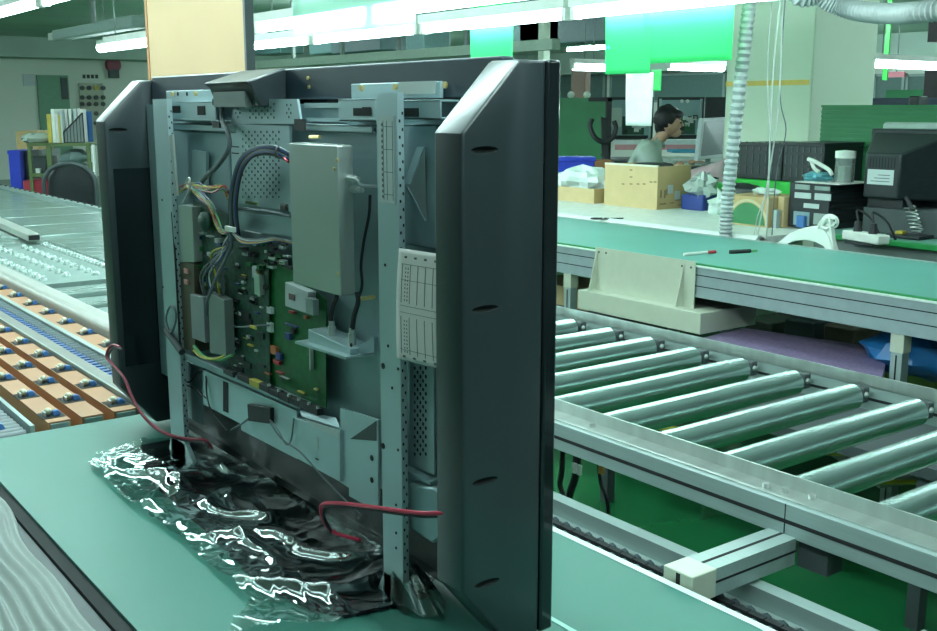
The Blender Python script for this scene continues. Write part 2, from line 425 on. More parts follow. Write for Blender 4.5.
# chain run on the right of the belt
xw = 1.288
t = empty('chain_conveyor', (1.2, 1, 0), 'dark chain run in an aluminium channel between belt and roller conveyor', 'conveyor')
ch = MB().box(xw, xw+.028, -.6, 2.6, .66, .766); ch.box(1.146, xw, -.6, 2.6, .655, .665)
ch.build('channel_wall', alu, t)
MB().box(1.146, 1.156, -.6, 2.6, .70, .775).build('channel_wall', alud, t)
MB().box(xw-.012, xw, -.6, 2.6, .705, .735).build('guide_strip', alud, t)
cm = MB()
y = .3
while y < 2.5:
    cm.tube((1.17, y, .742), (1.255, y, .742), .011, n=8, m=0)
    cm.box(1.185, 1.197, y-.014, y+.014, .728, .757, m=1); cm.box(1.225, 1.237, y-.014, y+.014, .728, .757, m=1)
    y += .030
cm.build('chain', [mat('chain_steel', (.10, .13, .15), .3, .7), rubber], t)
for y in (.4, 2.4): MB().box(1.20, 1.24, y, y+.04, 0, .655).build('leg', alu, t)

# cross bar joining the two lines
t = empty('cross_bar', (1.27, 1.01, .775), 'square aluminium bar with pale end cap bridging belt and roller conveyor', 'bar')
zc = .818
y0, y1 = .986, 1.040
bar = MB().box(1.20, 1.394, y0, y1, zc-.045, zc)
bar.box(1.20, 1.394, (y0+y1)/2-.003, (y0+y1)/2+.003, zc-.001, zc+.0004, m=1)
bar.box(1.20, 1.394, y0-.0004, y0+.001, zc-.024, zc-.020, m=1)
bar.build('profile', [alu, hole], t)
MB().box(1.146, 1.20, y0-.002, y1+.002, zc-.045, zc+.001).build('end_cap', cream, t, bevel=.002)
MB().box(1.146-.0006, 1.146, y0+.022, y0+.03, zc-.04, zc-.002).build('slot', hole, t)

# ================================================================== ROLLER CONVEYOR
t = empty('roller_conveyor', (1.8, 1.5, 0), 'roller conveyor of large shiny steel rollers between aluminium rails', 'conveyor')
RX0, RX1 = 1.395, 1.451
ya, yb = -.35, 3.6
def rail(x0, x1, inner, name):
    s = 1
    mb = MB().box(x0, x1, ya, yb, .814, .869)
    fx = x0 if inner > 0 else x1
    mb.box(fx-.0006, fx+.0006, ya, yb, .836, .843, m=1)
    r = mb.build(name, [alu, hole], t, bevel=.001)
    return r
rail(RX0, RX1, 1, 'side_rail')
FX = 2.165
rail(FX, FX+.056, 1, 'side_rail')
g = MB().box(RX0+.012, RX1+.002, ya, yb, .869, .872); g.box(RX1, RX1+.003, ya, yb, .85, .896)
g.build('guard_angle', steel, t)
g = MB().box(FX-.003, FX, ya, yb, .872, .897); g.box(FX-.003, FX+.045, ya, yb, .8695, .8725)
g.build('guard_angle', steel, t)
for (px, py) in ((592, 427), (785, 492), (812, 499), (766, 487.5)):
    p = onz(px, py, .872)
    MB().tube((p.x, p.y, .872), (p.x, p.y, .880), .006, n=8).build('bolt', silver, t)
p = onx(786, 500, RX0)
MB().box(RX0-.0008, RX0+.0005, p.y-.0008, p.y+.0008, .814, .869).build('joint_gap', hole, t)
RP = .1575
roll_ys = [1.224+RP*k for k in range(-6, 11)]
for y in roll_ys:
    y -= .018
    rb = MB().tube((RX1+.012, y, .855), (2.104, y, .855), .030, n=32)
    r = rb.build('roller', roller_m, t, angle=50, bevel=.003)
    MB().tube((RX1+.002, y, .855), (FX-.003, y, .855), .006, n=8).build('axle', silver, r)
    cp = MB().box(2.128, 2.152, y-.013, y+.013, .836, .872); 
    cp.tube((2.106, y, .855), (2.13, y, .855), .010, n=12)
    cp.build('bearing_block', darkgrey, r, bevel=.003)
    MB().ball((2.138, y-.013, .856), .007, n=8).build('set_screw', silver, r)
for x in (RX0+.003, FX+.003):
    for y in (-.2, 3.3): MB().box(x, x+.05, y, y+.05, 0, .814).build('leg', alu, t)
MB().box(RX0+.06, FX, 1.14, 1.18, .3, .34).build('cross_member', alu, t)
MB().box(RX0+.005, RX0+.045, .93, .985, .77, .814).build('joint_block', darkgrey, t)

# floor-level gear under the rollers
for k, (px, py, L) in enumerate(((640, 430, .5), (800, 455, .5), (905, 485, .6))):
    p = onz(px, py, .35)
    tag(MB().path([(p.x-.1, p.y+.1, .35), (p.x, p.y, .36), (p.x+L*.5, p.y-.2, .35)], .008).build('air_hose', yellw),
        'thin yellow air hose under the rollers, %s from left' % ORD[k], 'hose')
p = onz(880, 440, .25)
tag(MB().prism([onz(830, 447, .25), onz(937, 424, .25), onz(960, 470, .25), onz(880, 480, .25)], (0, 0, -.03)).build('shelf_board', mat('board_grey', (.30, .33, .28), .6)), 'grey board lying low beneath the right end of the rollers', 'board')
# cables hanging off the near rail
def cable(name, pts, r, m, label):
    return tag(MB().path(pts, r, n=8).build(name, m), label, 'cable')
X = 1.5
cc = empty('hanging_cable', onx(577, 458, X), 'thick black cable with white ties hanging beside the right cabinet edge', 'cable')
MB().path([onx(577, 452, X)+V((0,0,.06)), onx(577, 462, X), onx(575, 478, X), onx(568, 500, X), onx(560, 535, X)], .0085, n=10).build('sleeve', rubber, cc)
for (px, py) in ((574.5, 468), (579.5, 470)):
    p = onx(px, py, X-.012); MB().box(p.x-.003, p.x+.003, p.y-.005, p.y+.005, p.z-.011, p.z+.011).build('tie', white_m, cc)
cc = empty('sensor_cable', onx(598, 465, X), 'thin black cable with orange tag hanging from the conveyor rail', 'cable')
MB().path([onx(599, 458, X)+V((0,0,.06)), onx(599, 466, X), onx(601, 484, X), onx(607, 500, X), onx(609, 530, X)], .004).build('cord', rubber, cc)
p = onx(601.5, 469, X); MB().box(p.x-.004, p.x+.004, p.y-.006, p.y+.006, p.z-.01, p.z+.01).build('tag', mat('amber', (.6, .36, .08), .5), cc)
cable('hanging_cable', [onx(563, 452, X)+V((0,0,.06)), onx(562, 470, X), onx(560, 485, X), onx(566, 500, X)], .006, rubber, 'short black cable hanging closest to the right cabinet edge')

# ================================================================== FAR BELT
FZ = .85
fx0, fx1 = 3.44, 4.27
t = empty('belt_conveyor', (3.85, 3, 0), 'far green belt conveyor on a deep aluminium side beam', 'conveyor')
MB().box(fx0+.03, fx1, -.5, 9, FZ-.02, FZ).build('belt', mat('belt_far', (.115, .34, .285), .45, var=.06, scale=2), t)
MB().box(fx0+.015, fx0+.0295, -.5, 9, FZ-.02, FZ+.001).build('belt_edge', beltedge, t)
MB().box(fx0+.03, fx1, -.5, 9, FZ-.10, FZ-.021).build('bed', darkgrey, t)
bb = MB().box(fx0, fx0+.0145, -.5, 9, FZ-.14, FZ-.012)
for z in (FZ-.045, FZ-.092): bb.box(fx0-.0008, fx0, -.5, 9, z-.002, z+.002, m=1)
bb.build('side_beam', [mat('beam_alu', (.36, .44, .46), .4, .3), hole], t)
MB().box(fx0-.006, fx0+.0145, -.5, 9, FZ-.012, FZ-.006).build('top_strip', mat('strip_bright', (.75, .84, .80), .3), t)
MB().box(fx1+.001, fx1+.03, -.5, 9, FZ-.1, FZ+.002).build('edge_strip', alu, t)
for i, y in enumerate((onx(896, 340, fx0).y, onx(566, 280, fx0).y, 6.2, .3)):
    l = MB().box(fx0+.01, fx0+.055, y-.022, y+.022, 0, FZ-.141).build('leg', alu, t)
    MB().box(fx0+.008, fx0+.057, y-.026, y+.026, FZ-.21, FZ-.141).build('leg_bracket', cream, l)
    MB().box(fx0+.0085, fx0+.0095, y-.003, y+.003, .02, FZ-.22).build('slot', hole, l)
    MB().box(fx1-.08, fx1-.03, y-.022, y+.022, 0, FZ-.101).build('leg', alu, t)
# cream bracket with tray
t = empty('mounting_bracket', (3.4, 3.25, .57), 'cream steel bracket and tray bolted to the far belt beam', 'bracket')
bx = fx0-.008
A = onx(596, 249, bx); Bq = onx(696, 264, bx); A2 = onx(596, 292, bx)
MB().box(bx-.004, bx, Bq.y, A.y, .66, .862).build('plate', cream, t)
for (pa, pb, pc) in (((597, 250), (603, 250), (596, 293)), ((690, 264), (686, 300), (696, 310))):
    pass
MB().prism([(bx-.004, A.y-.012, .855), (bx-.004, A.y-.012, .665), (bx-.05, A.y-.012, .665)], (0, .005, 0)).build('gusset', cream, t)
MB().prism([(bx-.004, Bq.y+.06, .855), (bx-.004, Bq.y+.06, .665), (bx-.05, Bq.y+.06, .665)], (0, .005, 0)).build('gusset', cream, t)
T0 = onx(578, 289, bx-.06); T1 = onx(697, 312, bx-.06)
tray = MB().box(bx-.06, bx+.30, T1.y-.02, T0.y, .57, .66)
tray.build('tray', cream, t, bevel=.003)
for (px, py) in ((599, 252), (606, 253), (682, 266), (691, 267.5)):
    p = onx(px, py, bx-.005); MB().tube((bx-.004, p.y, p.z), (bx-.006, p.y, p.z), .005, n=8).build('bolt', darkgrey, t)
# stuff beneath the far belt
def quad_slab(name, pts, h, m, label, cat):
    return tag(MB().prism([V(p) for p in pts], (0, 0, h)).build(name, m, bevel=min(.004, abs(h)/4)), label, cat)
z = .56
q = [onz(695, 340, z), onz(742, 327.5, z), onz(889, 349, z), onz(879, 390, z)]
t = tag(MB().prism([V(p) for p in (q)], (0, 0, -.053)).build('bubble_wrap_sheet', purple), 'lilac bubble wrap sheet lying beneath the far belt', 'packaging')
t = empty('low_table', (3.1, 2.4, 0), 'low dark stand carrying the lilac bubble wrap beside the far belt', 'stand')
MB().box(2.75, 3.42, 1.5, 2.88, .47, .505).build('top', darkgrey, t)
for x in (2.77, 3.37):
    for y in (1.53, 2.82): MB().box(x, x+.04, y, y+.04, 0, .47).build('leg', darkgrey, t)
mb = MB(); pb = onz(897, 380, .52); mb.ball((pb.x+.15, pb.y+.02, .60), .16, (.9, 1.2, .55), n=18, jit=.3, seed=3)
tag(mb.build('blue_bag', mat('blue_bag', (.02, .16, .42), .3, bump=.6, bscale=15)), 'shiny blue plastic bag beside the far belt leg', 'bag')
p = onx(582, 292, 3.9)
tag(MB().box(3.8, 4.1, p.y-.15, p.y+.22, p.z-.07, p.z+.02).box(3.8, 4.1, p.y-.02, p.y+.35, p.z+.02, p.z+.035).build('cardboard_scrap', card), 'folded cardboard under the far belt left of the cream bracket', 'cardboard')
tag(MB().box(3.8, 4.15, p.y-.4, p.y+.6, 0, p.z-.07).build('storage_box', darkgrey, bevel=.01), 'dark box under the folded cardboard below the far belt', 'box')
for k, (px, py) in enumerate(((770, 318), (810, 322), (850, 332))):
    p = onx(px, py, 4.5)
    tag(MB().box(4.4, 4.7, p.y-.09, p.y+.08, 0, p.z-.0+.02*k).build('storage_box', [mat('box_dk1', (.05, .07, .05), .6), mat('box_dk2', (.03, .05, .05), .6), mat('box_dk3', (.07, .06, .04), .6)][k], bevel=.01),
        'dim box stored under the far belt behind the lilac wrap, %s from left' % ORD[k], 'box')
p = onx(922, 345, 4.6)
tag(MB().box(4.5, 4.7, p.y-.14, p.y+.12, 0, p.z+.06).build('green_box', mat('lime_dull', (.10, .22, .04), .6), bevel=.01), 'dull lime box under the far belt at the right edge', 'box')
# ================================================================== TELEVISION
TV = empty('television', (.82, 1.65, BZ), 'opened flat television standing upright on the belt, back chassis and circuits exposed', 'television')
T = lambda px, py, X: onx(px, py, X)
YR, YL = 1.0, 2.30          # outer faces of the two speaker cabinets
def rect(mb, X, dx, tl, br, m=0):
    "box whose back face lies in the plane X; corners measured top-left, bottom-right"
    a = onx(*tl, X); b = onx(*br, X)
    return mb.box(X, X+dx, b.y, a.y, b.z, a.z, m)
# --- cabinets
prof = [(.737, .905), (.737, 1.470), (.740, 1.474), (.817, 1.5525), (.822, 1.555), (.862, 1.555), (.862, .814), (.812, .814)]
def cabinet(y0, y1, name):
    mb = MB().prism([V((x, y0, z)) for x, z in prof], (0, y1-y0, 0))
    o = mb.build(name, cabm, TV, bevel=.004, seg=3)
    return o
def carve(o, cuts):
    "sink finger recesses into a cabinet side"
    cb = MB()
    for (c, r, sc) in cuts: cb.ball(c, r, sc, n=20)
    k = cb.build('cutter', hole)
    o.data.materials.append(hole)
    md = o.modifiers.new('cut', 'BOOLEAN'); md.object = k; md.operation = 'DIFFERENCE'; md.solver = 'EXACT'
    bpy.context.view_layer.update()
    me = bpy.data.meshes.new_from_object(o.evaluated_get(bpy.context.evaluated_depsgraph_get()))
    o.modifiers.clear(); o.data = me; bpy.data.objects.remove(k)
    for p in me.polygons: p.use_smooth = True
    me.set_sharp_from_angle(angle=math.radians(35))
cuts = [];
for (px, py) in ((485, 150), (485, 309), (485, 481), (487, 583)):
    p = ony(px, py, YR); cuts.append((V((p.x, YR-.004, p.z)), .022, (1, .5, .22)))
cr = cabinet(YR, YR+.057, 'speaker_cabinet'); carve(cr, cuts)
cutl = []
for (px, py) in ((118, 130), (126, 223)):
    p = ony(px, py, YL-.057); cutl.append((V((p.x, YL-.061, p.z)), .022, (1, .5, .22)))
cl = cabinet(YL-.057, YL, 'speaker_cabinet'); carve(cl, cutl)
p = ony(140, 168, YL-.057)
MB().box(.75, .862, YL-.0585, YL-.0572, .95, p.z).build('speaker_grille', gloss, cl)
# --- bezel and plasma panel
bz = MB()
W = .0225
bz.box(.8625, .885, YR-.002, YR+.06, .814, 1.556); bz.box(.8625, .885, YL-.06, YL+.002, .814, 1.556)
bz.box(.8625, .885, YR+.06, YL-.06, .814, .90); bz.box(.8625, .885, YR+.06, YL-.06, 1.49, 1.556)
bz.build('bezel', gloss, TV, bevel=.004, seg=3)
MB().box(.872, .880, YR+.06, YL-.06, .90, 1.49).build('screen', mat('screen_glass', (.004, .005, .006), .05, coat=.5), TV)
MB().box(.840, .8622, YR+.06, YL-.06, 1.512, 1.562).build('top_cover', mat('cover_blueblack', (.022, .040, .055), .32), TV, bevel=.003)
MB().box(.842, .8622, YR+.06, YL-.06, .83, .925).build('bottom_cover', black, TV, bevel=.003)
for (px, py) in ((308, 78), (309, 87)):
    p = T(px, py, .839); MB().tube((.840, p.y, p.z), (.8375, p.y, p.z), .003, n=8).build('screw', gold, TV)
# top hump with slanted rear face
a = T(203, 85, .765); b = T(245, 81, .765)
hump = MB().prism([(.765, b.y, 1.540), (.839, b.y, 1.5635), (.839, b.y, 1.50), (.790, b.y, 1.50), (.775, b.y, 1.533)], (0, a.y-b.y, 0))
hump.build('top_hump', cabm, TV, bevel=.003)
hb = MB(); rect(hb, .775, .06, (213, 92), (245, 107)); hb.build('hump_bracket', midgrey, TV)
# --- chassis plate
MB().box(.826, .8395, YR+.062, YL-.062, .925, 1.505).build('chassis_plate', galv, TV)
# pressed pocket outlines on the plate (left top)
pk = MB(); rect(pk, .820, .0055, (186, 131), (232, 215)); pk.build('raised_panel', galv, TV, bevel=.002)
# --- the two uprights
def upright(y0, y1, ztop, zb=.80, name='upright'):
    X = .775
    mb = MB()
    mb.box(X, X+.0025, y0, y1, zb, ztop)                     # rear web
    mb.box(X, X+.010, y0-.0025, y0, zb, ztop)                # perforated side
    mb.box(X, X+.026, y1, y1+.0025, zb, ztop)
    mb.box(X+.012, X+.0145, y1+.0025, y1+.020, zb, ztop-.012)  # outer lip
    z = zb+.05
    while z < ztop-.03:
        mb.box(X+.002, X+.0045, y0-.0029, y0-.0024, z, z+.004, m=1); mb.box(X+.0065, X+.0088, y0-.0029, y0-.0024, z+.010, z+.014, m=1)
        z += .021
    return mb.build(name, [galv2, hole], TV)
pr0 = T(396, 93, .775); pr1 = T(377, 93, .775)
UR = upright(pr0.y, pr1.y, pr1.z)
pl0 = T(166, 99, .775); pl1 = T(153, 99, .775)
UL = upright(pl0.y+.0, pl1.y, pl0.z)
UL2 = None
for (u, y0, y1) in ((UR, pr0.y, pr1.y), (UL, pl0.y, pl1.y)):
    f = MB().prism([(.775, y0-.002, .835), (.775, y0-.045, .803), (.775, y0-.045, .8015), (.775, y1+.02, .8015), (.775, y1+.002, .835)], (.010, 0, 0))
    f.build('foot', galv2, u, bevel=.001)
for (px, py) in ((385, 265), (383, 366), (398, 369), (392, 388), (383, 446), (398, 450), (396, 505), (396, 533), (396, 548), (388, 346)):
    p = T(px, py, .7745); r = .0045 if (px, py) in ((383, 366), (383, 446)) else .0022
    MB().tube((.7752, p.y, p.z), (.7742, p.y, p.z), r, n=10).build('screw_hole', hole, UR)
for (px, py) in ((173, 287), (173, 330), (172, 200)):
    p = T(px-10, py, .7745); MB().tube((.7752, p.y, p.z), (.7742, p.y, p.z), .0025, n=8).build('screw_hole', hole, UL)
# barcode sticker on the right upright
a = T(378.5, 116, .7742); b = T(395, 204, .7742)
st = MB().box(.7740, .7748, b.y, a.y, b.z, a.z)
for k in range(14):
    z = b.z+.006+(a.z-b.z-.012)*k/14
    st.box(.7737, .7740, a.y-.010, a.y-.007, z, z+.004, m=1)
for yy in (.30, .52, .9): 
    y = b.y+(a.y-b.y)*(1-yy); st.box(.7737, .7740, y-.0004, y+.0004, b.z+.004, a.z-.006, m=1)
for k in range(4):
    z = b.z+(a.z-b.z)*(.1+.26*k); st.box(.7737, .7740, b.y+.003, a.y-.012, z-.0004, z+.0004, m=1)
st.build('sticker', [sticker, ink], UR)
# --- upper rails
def zrail(name, X, dx, tl, br, m=galv2, lip=.012):
    a = T(*tl, X); b = T(*br, X)
    mb = MB().box(X, X+.003, b.y, a.y, b.z, a.z).box(X, X+dx, b.y, a.y, a.z-.003, a.z).box(X, X+dx, b.y, a.y, b.z, b.z+.003)
    return mb.build(name, m, TV, bevel=.0008)
zrail('top_rail', .795, .03, (166, 102), (216, 122))
zrail('top_rail', .795, .03, (338, 99), (376, 122))
zrail('top_rail', .795, .03, (402, 100), (440, 120), galv)
zrail('second_rail', .805, .02, (168, 123), (235, 133))
zrail('second_rail', .805, .02, (295, 123.5), (372, 134))
zrail('second_rail', .812, .014, (402, 124), (437, 250), galv)
mb = MB()
for (tl, br, X) in (((212, 99), (222, 105), .79), ((212, 121), (219, 128), .79), ((294, 119), (304, 131), .792), ((362, 107), (370, 113), .7935), ((353, 108), (371, 116), .7938), ((404, 108), (418, 117), .7938), ((197, 106), (205, 115), .7938), ((172, 106), (180, 113), .7938)):
    a = T(*tl, X); b = T(*br, X); MB().box(X, X+.004, b.y, a.y, b.z, a.z).build('rubber_stop', hole if X > .7932 else rubber, TV)
# inner gap rail
mb = MB(); rect(mb, .815, .01, (304, 103), (340, 108)); rect(mb, .815, .01, (304, 118), (340, 122)); mb.build('inner_rail', galv2, TV)
# screw plates
def splate(tl, br, screws, holes, X=.8325):
    mb = MB(); a = T(*tl, X); b = T(*br, X)
    mb.box(X, X+.006, b.y, a.y, b.z, a.z)
    o = mb.build('screw_plate', galv2, TV, bevel=.001)
    for s in screws:
        p = T(*s, X); MB().tube((X, p.y, p.z), (X-.003, p.y, p.z), .0045, n=10).build('screw', gold, o)
    for s in holes:
        p = T(*s, X); MB().tube((X+.0005, p.y, p.z), (X-.0006, p.y, p.z), .0042, n=10).build('screw_hole', hole, o)
splate((351, 84), (440, 98), ((362, 88), (396, 87), (446, 85)), ((411, 87), (431, 87)))
splate((166, 91), (214, 103), ((173, 94), (196, 93.5)), ((178, 94), (187, 94)))
mb = MB(); rect(mb, .829, .004, (399, 82), (434, 94)); mb.build('splice_plate', shield, TV)
# --- perforated plate
X = .806
pp = MB()
a = T(234, 100, X); b = T(297, 124, X); pp.prism([(X, T(236, 99, X).y, T(236, 99, X).z), (X, T(230, 124, X).y, T(230, 124, X).z), (X, T(301, 124, X).y, T(301, 124, X).z), (X, T(297, 99, X).y, T(297, 99, X).z)], (.004, 0, 0))
rect(pp, X, .004, (230, 124.1), (292, 212))
def holes(mb, X, x0, y0, x1, y1, dx, dy, r):
    j = 0; y = y0
    while y < y1:
        x = x0+(dx/2 if j % 2 else 0)
        while x < x1:
            p = T(x, y, X); mb.box(X-.0006, X, p.y-r*.75, p.y+r*.75, p.z-r, p.z+r, m=1); x += dx
        y += dy; j += 1
holes(pp, X, 236, 105, 242, 120, 4, 4, .0017); holes(pp, X, 250, 104, 277, 120, 6, 3.4, .0017); holes(pp, X, 287, 105, 293, 120, 4, 4, .0017)
holes(pp, X, 243, 132, 282, 198, 6, 3.6, .0018)
for yy in (146.5, 153): 
    p = T(232, yy, X); q = T(239, yy, X); pp.box(X-.0006, X, q.y, p.y, p.z-.001, p.z+.001, m=1)
pp.build('perforated_plate', [galv2, hole], TV)
# --- shield tin (power supply box)
X = .765
a = T(288.5, 143, X); b = T(340.5, 290, X); c = T(338, 297, X)
sb = MB().box(X, .790, b.y, a.y, T(293, 283, X).z, a.z)
tin = sb.build('shield_box', shield, TV, bevel=.0015)
MB().box(X+.002, .789, b.y+.004, a.y-.004, a.z, a.z+.0008).build('lid', silver, tin)
for (px, py) in ((334.5, 169), (338, 274), (337, 160)):
    p = T(px, py, X); MB().ball((X, p.y, p.z), .0030, (.6, 1, 1), n=10).build('screw', gold, tin)
yb = b.y
for (px, py) in ((348, 178), (352, 189)):
    p = ony(px, py, yb)
    con = MB().tube((p.x, yb, p.z), (p.x, yb-.018, p.z), .0055, n=12).tube((p.x, yb-.018, p.z), (p.x, yb-.028, p.z), .004, n=10)
    con.build('coax_connector', silver, tin)
p = T(310, 137, .79)
MB().tube((.79, p.y, p.z), (.79, p.y-.03, p.z+.001), .0028, n=10).build('standoff', gold, TV)
# --- right inner plate, braces
mb = MB()
a = T(421, 147, .79); bb2 = T(405, 184, .775); c = T(425, 220, .80)
bev = galv2
m1 = MB().prism([(.800, T(417, 147, .80).y, T(417, 147, .80).z), (.800, T(424, 147, .80).y, T(424, 147, .80).z), (.790, T(409, 184, .79).y, T(409, 184, .79).z), (.790, T(403, 184, .79).y, T(403, 184, .79).z)], (.002, 0, 0))
m1.build('brace', galv2, TV)
m1 = MB().prism([(.790, T(404, 184, .79).y, T(404, 184, .79).z), (.790, T(408, 188, .79).y, T(408, 188, .79).z), (.803, T(425, 221, .803).y, T(425, 221, .803).z), (.803, T(421, 216, .803).y, T(421, 216, .803).z)], (.002, 0, 0))
m1.build('brace', galv, TV)
MB().prism([T(424, 147, .809), T(426, 221, .809), T(408, 186, .809)], (.0012, 0, 0)).build('brace_plate', shield, TV)
# perforated strip lower right
X = .800; ps = MB(); rect(ps, X, .003, (408, 250), (434, 475)); holes(ps, X, 415, 368, 428, 458, 5.5, 4.3, .0022); ps.build('perforated_strip', [galv2, hole], TV)
ps = MB(); rect(ps, .79, .015, (399, 470), (430, 482)); ps.build('slot_bracket', galv, TV)
mb = MB(); a = T(408, 483, .79); b = T(450, 530, .79)
mb.prism([(.79, a.y, a.z), (.79, T(432, 487, .79).y, T(432, 487, .79).z), (.79, T(449, 496, .79).y, T(449, 496, .79).z), (.79, T(449, 530, .79).y, T(449, 530, .79).z), (.79, T(432, 544, .79).y, T(432, 544, .79).z), (.79, T(408, 528, .79).y, T(408, 528, .79).z)], (.03, 0, 0))
mb.build('corner_bracket', galv, TV, bevel=.004)
# --- coax bracket on the plate
X = .768
m1 = MB()
def quad(X, pts, ext): return MB().prism([T(px, py, X) for px, py in pts], ext)
br = quad(.775, ((308, 329), (350, 349), (350, 358), (308, 342)), (.04, 0, 0)).build('coax_bracket', galv2, TV, bevel=.001)
quad(.762, ((295, 341), (346, 357), (346, 359.5), (295, 343.5)), (.05, 0, 0)).build('flange', galv2, br)
quad(.790, ((350, 350), (374, 337), (374, 352), (350, 357)), (.006, 0, 0)).build('side_wall', galv, br)
for (px, py) in ((332, 330), (352, 337)):
    p = T(px, py, .79); MB().tube(p-V((0, 0, .012)), p+V((0, 0, .006)), .006, n=12).tube(p+V((0, 0, .006)), p+V((0, 0, .014)), .0045, n=10).build('coax_connector', silver, br)
p = T(351, 345, .7745); MB().tube((.7755, p.y, p.z), (.774, p.y, p.z), .003, n=8).build('screw_hole', hole, br)
MB().path([T(332, 326, .79), T(331, 318, .79), T(333, 306, .79), T(337, 296, .79)], .0035).build('coax_cable', rubber, TV)
MB().path([T(352, 330, .79), T(354, 316, .79), T(358, 302, .79), T(357, 292, .79)], .0038).build('coax_cable', rubber, TV)
p = T(360, 299, .80); q = T(374, 297, .80); MB().tube(p, q, .003, n=8).build('standoff', gold, TV)
# coax from the shield connectors
p = ony(348, 178, yb-.028); q = ony(352, 189, yb-.028)
MB().path([(p.x, yb-.026, p.z), (p.x+.008, yb-.038, p.z-.002), (p.x+.016, yb-.04, p.z-.01), (.82, yb-.038, p.z-.014)], .002).build('coax_cable', silver, TV)
MB().path([T(370, 195, .81), T(369, 215, .81), T(364, 240, .81), T(361, 265, .81), T(362, 285, .81), T(358, 300, .81)], .0022).build('wire', rubber, TV)
# --- green boards
X = .806
rb = MB(); rb.prism([T(262, 247, X), T(326, 300, X), T(326, 408, X), T(262, 380, X)], (.0016, 0, 0))
board2 = rb.build('power_board', pcb, TV)
mb2 = MB(); mb2.prism([T(226, 236, .800), T(268, 246, .800), T(270, 388, .800), T(228, 368, .800)], (.0016, 0, 0))
board1 = mb2.build('main_board', pcb2, TV)
def part(par, X, px, py, w, h, d, m, name, bev=.0004):
    a = T(px-w/2, py-h/2, X); b = T(px+w/2, py+h/2, X)
    return MB().box(X-d, X, b.y, a.y, b.z, a.z).build(name, m, par, bevel=bev)
chipm = mat('chip', (.02, .022, .025), .4)
rs = random.Random(5)
for k in range(46):
    px = rs.uniform(232, 264); py = rs.uniform(258, 366)+(px-232)*.35
    kind = rs.random()
    if kind < .35: part(board1, .7999, px, py, rs.uniform(4, 9), rs.uniform(4, 9), .003, chipm, 'chip')
    elif kind < .7: part(board1, .7999, px, py, rs.uniform(1.5, 3), rs.uniform(1.5, 3.5), .004, rs.choice([silver, sticker, whitew, silver]), 'capacitor')
    else: part(board1, .7999, px, py, rs.uniform(2, 5), rs.uniform(2, 4), .005, rs.choice([sticker, bluew, midgrey, chipm, yellow, sticker]), 'connector')
part(board1, .7999, 245, 316, 12, 13, .004, chipm, 'main_chip')
part(board1, .7999, 262, 284, 6, 22, .010, silver, 'heat_sink'); part(board1, .7995, 258, 272, 4, 12, .008, sticker, 'connector')
for (px, py, w, h, m, nm) in ((272, 310, 5, 8, sticker, 'connector'), (272, 327, 5, 11, sticker, 'connector'), (276, 350, 6, 10, orangew, 'coil'), (281, 356, 5, 8, bluew, 'capacitor'), (279, 362, 6, 6, redm, 'coil'),
    (290, 336, 5, 8, bluew, 'capacitor'), (295, 331, 4, 6, chipm, 'capacitor'), (293, 325, 12, 3, bluew, 'connector'), (294, 312, 5, 4, redm, 'capacitor'), (308, 317, 3, 4, orangew, 'capacitor'),
    (270, 373, 5, 4, orangew, 'capacitor'), (281, 372, 6, 4, redm, 'capacitor'), (286, 377, 8, 3, sticker, 'connector'), (313, 358, 1.8, 24, whitew, 'jumper_bar'), (291, 267, 8, 5, chipm, 'chip'), (285, 262, 6, 6, silver, 'capacitor'), (276, 257, 9, 5, chipm, 'chip'), (303, 392, 6, 4, yellow, 'capacitor'), (318, 389, 3, 3, gold, 'capacitor')):
    part(board2, .8055, px, py, w, h, .006, m, nm)
tn = MB().prism([T(285, 282, .790), T(308, 292, .790), T(308, 314, .790), T(285, 306, .790)], (.015, 0, 0)).build('tuner_can', sticker, board2, bevel=.001)
part(tn, .7895, 292, 297, 6, 8, .001, mat('dull_red', (.16, .1, .1), .5), 'tuner_label')
part(board2, .797, 315, 306, 8, 18, .01, alud, 'heat_sink')
# flat cable bundle between boards
MB().path([T(226, 325, .795), T(240, 327, .790), T(254, 326, .790), T(270, 325, .80)], .0016).build('wire', greyw, TV)
part(TV, .789, 254, 327, 6, 5, .003, yellow, 'cable_tie')
# connector row
X = .790
ys = [(247, 378), (258, 383), (268, 387), (278, 392), (288, 397), (298, 401), (308, 405), (317, 409)]
for i, (px, py) in enumerate(ys):
    yl = i in (1,)
    o = part(TV, X, px+2, py, 10 if i else 12, 11, .012, yellow if i in (1,) else rubber, 'terminal_block' if yl else 'socket', .001)
    if i > 1:
        q = T(px+2, py-2, X-.0125); MB().tube((q.x, q.y, q.z), (q.x-.004, q.y, q.z), .0028, n=8).build('pin', silver, o)
part(TV, X, 234, 372, 10, 10, .012, black, 'socket', .001)
# --- ledge beam and lower panels
X = .783
lb = MB().prism([T(171, 347, X), T(300, 404, X), T(300, 410, X), T(171, 354, X)], (.022, 0, 0))
lb.build('ledge_beam', galv, TV, bevel=.001)
MB().prism([T(203, 370, .790), T(297, 411, .790), T(297, 459, .790), T(241, 430, .790), T(241, 424, .790), T(203, 404, .790)], (.004, 0, 0)).build('lower_panel', galv2, TV)
MB().prism([T(223, 381, .7893), T(228, 383, .7893), T(228, 413, .7893), T(223, 411, .7893)], (.0006, 0, 0)).build('panel_slot', hole, TV)
MB().prism([T(172, 355, .812), T(203, 369, .812), T(203, 425, .812), T(172, 410, .812)], (.004, 0, 0)).build('lower_panel', galv, TV)
lbx = MB().prism([T(294, 418, .781), T(340, 430, .781), T(340, 482, .781), T(294, 457, .781)], (.035, 0, 0)).build('connector_box', galv2, TV, bevel=.001)
MB().prism([T(300, 411, .790), T(336, 419, .790), T(340, 429, .783), T(302, 417, .783)], (0, 0, .002)).build('box_lid', galv, TV)
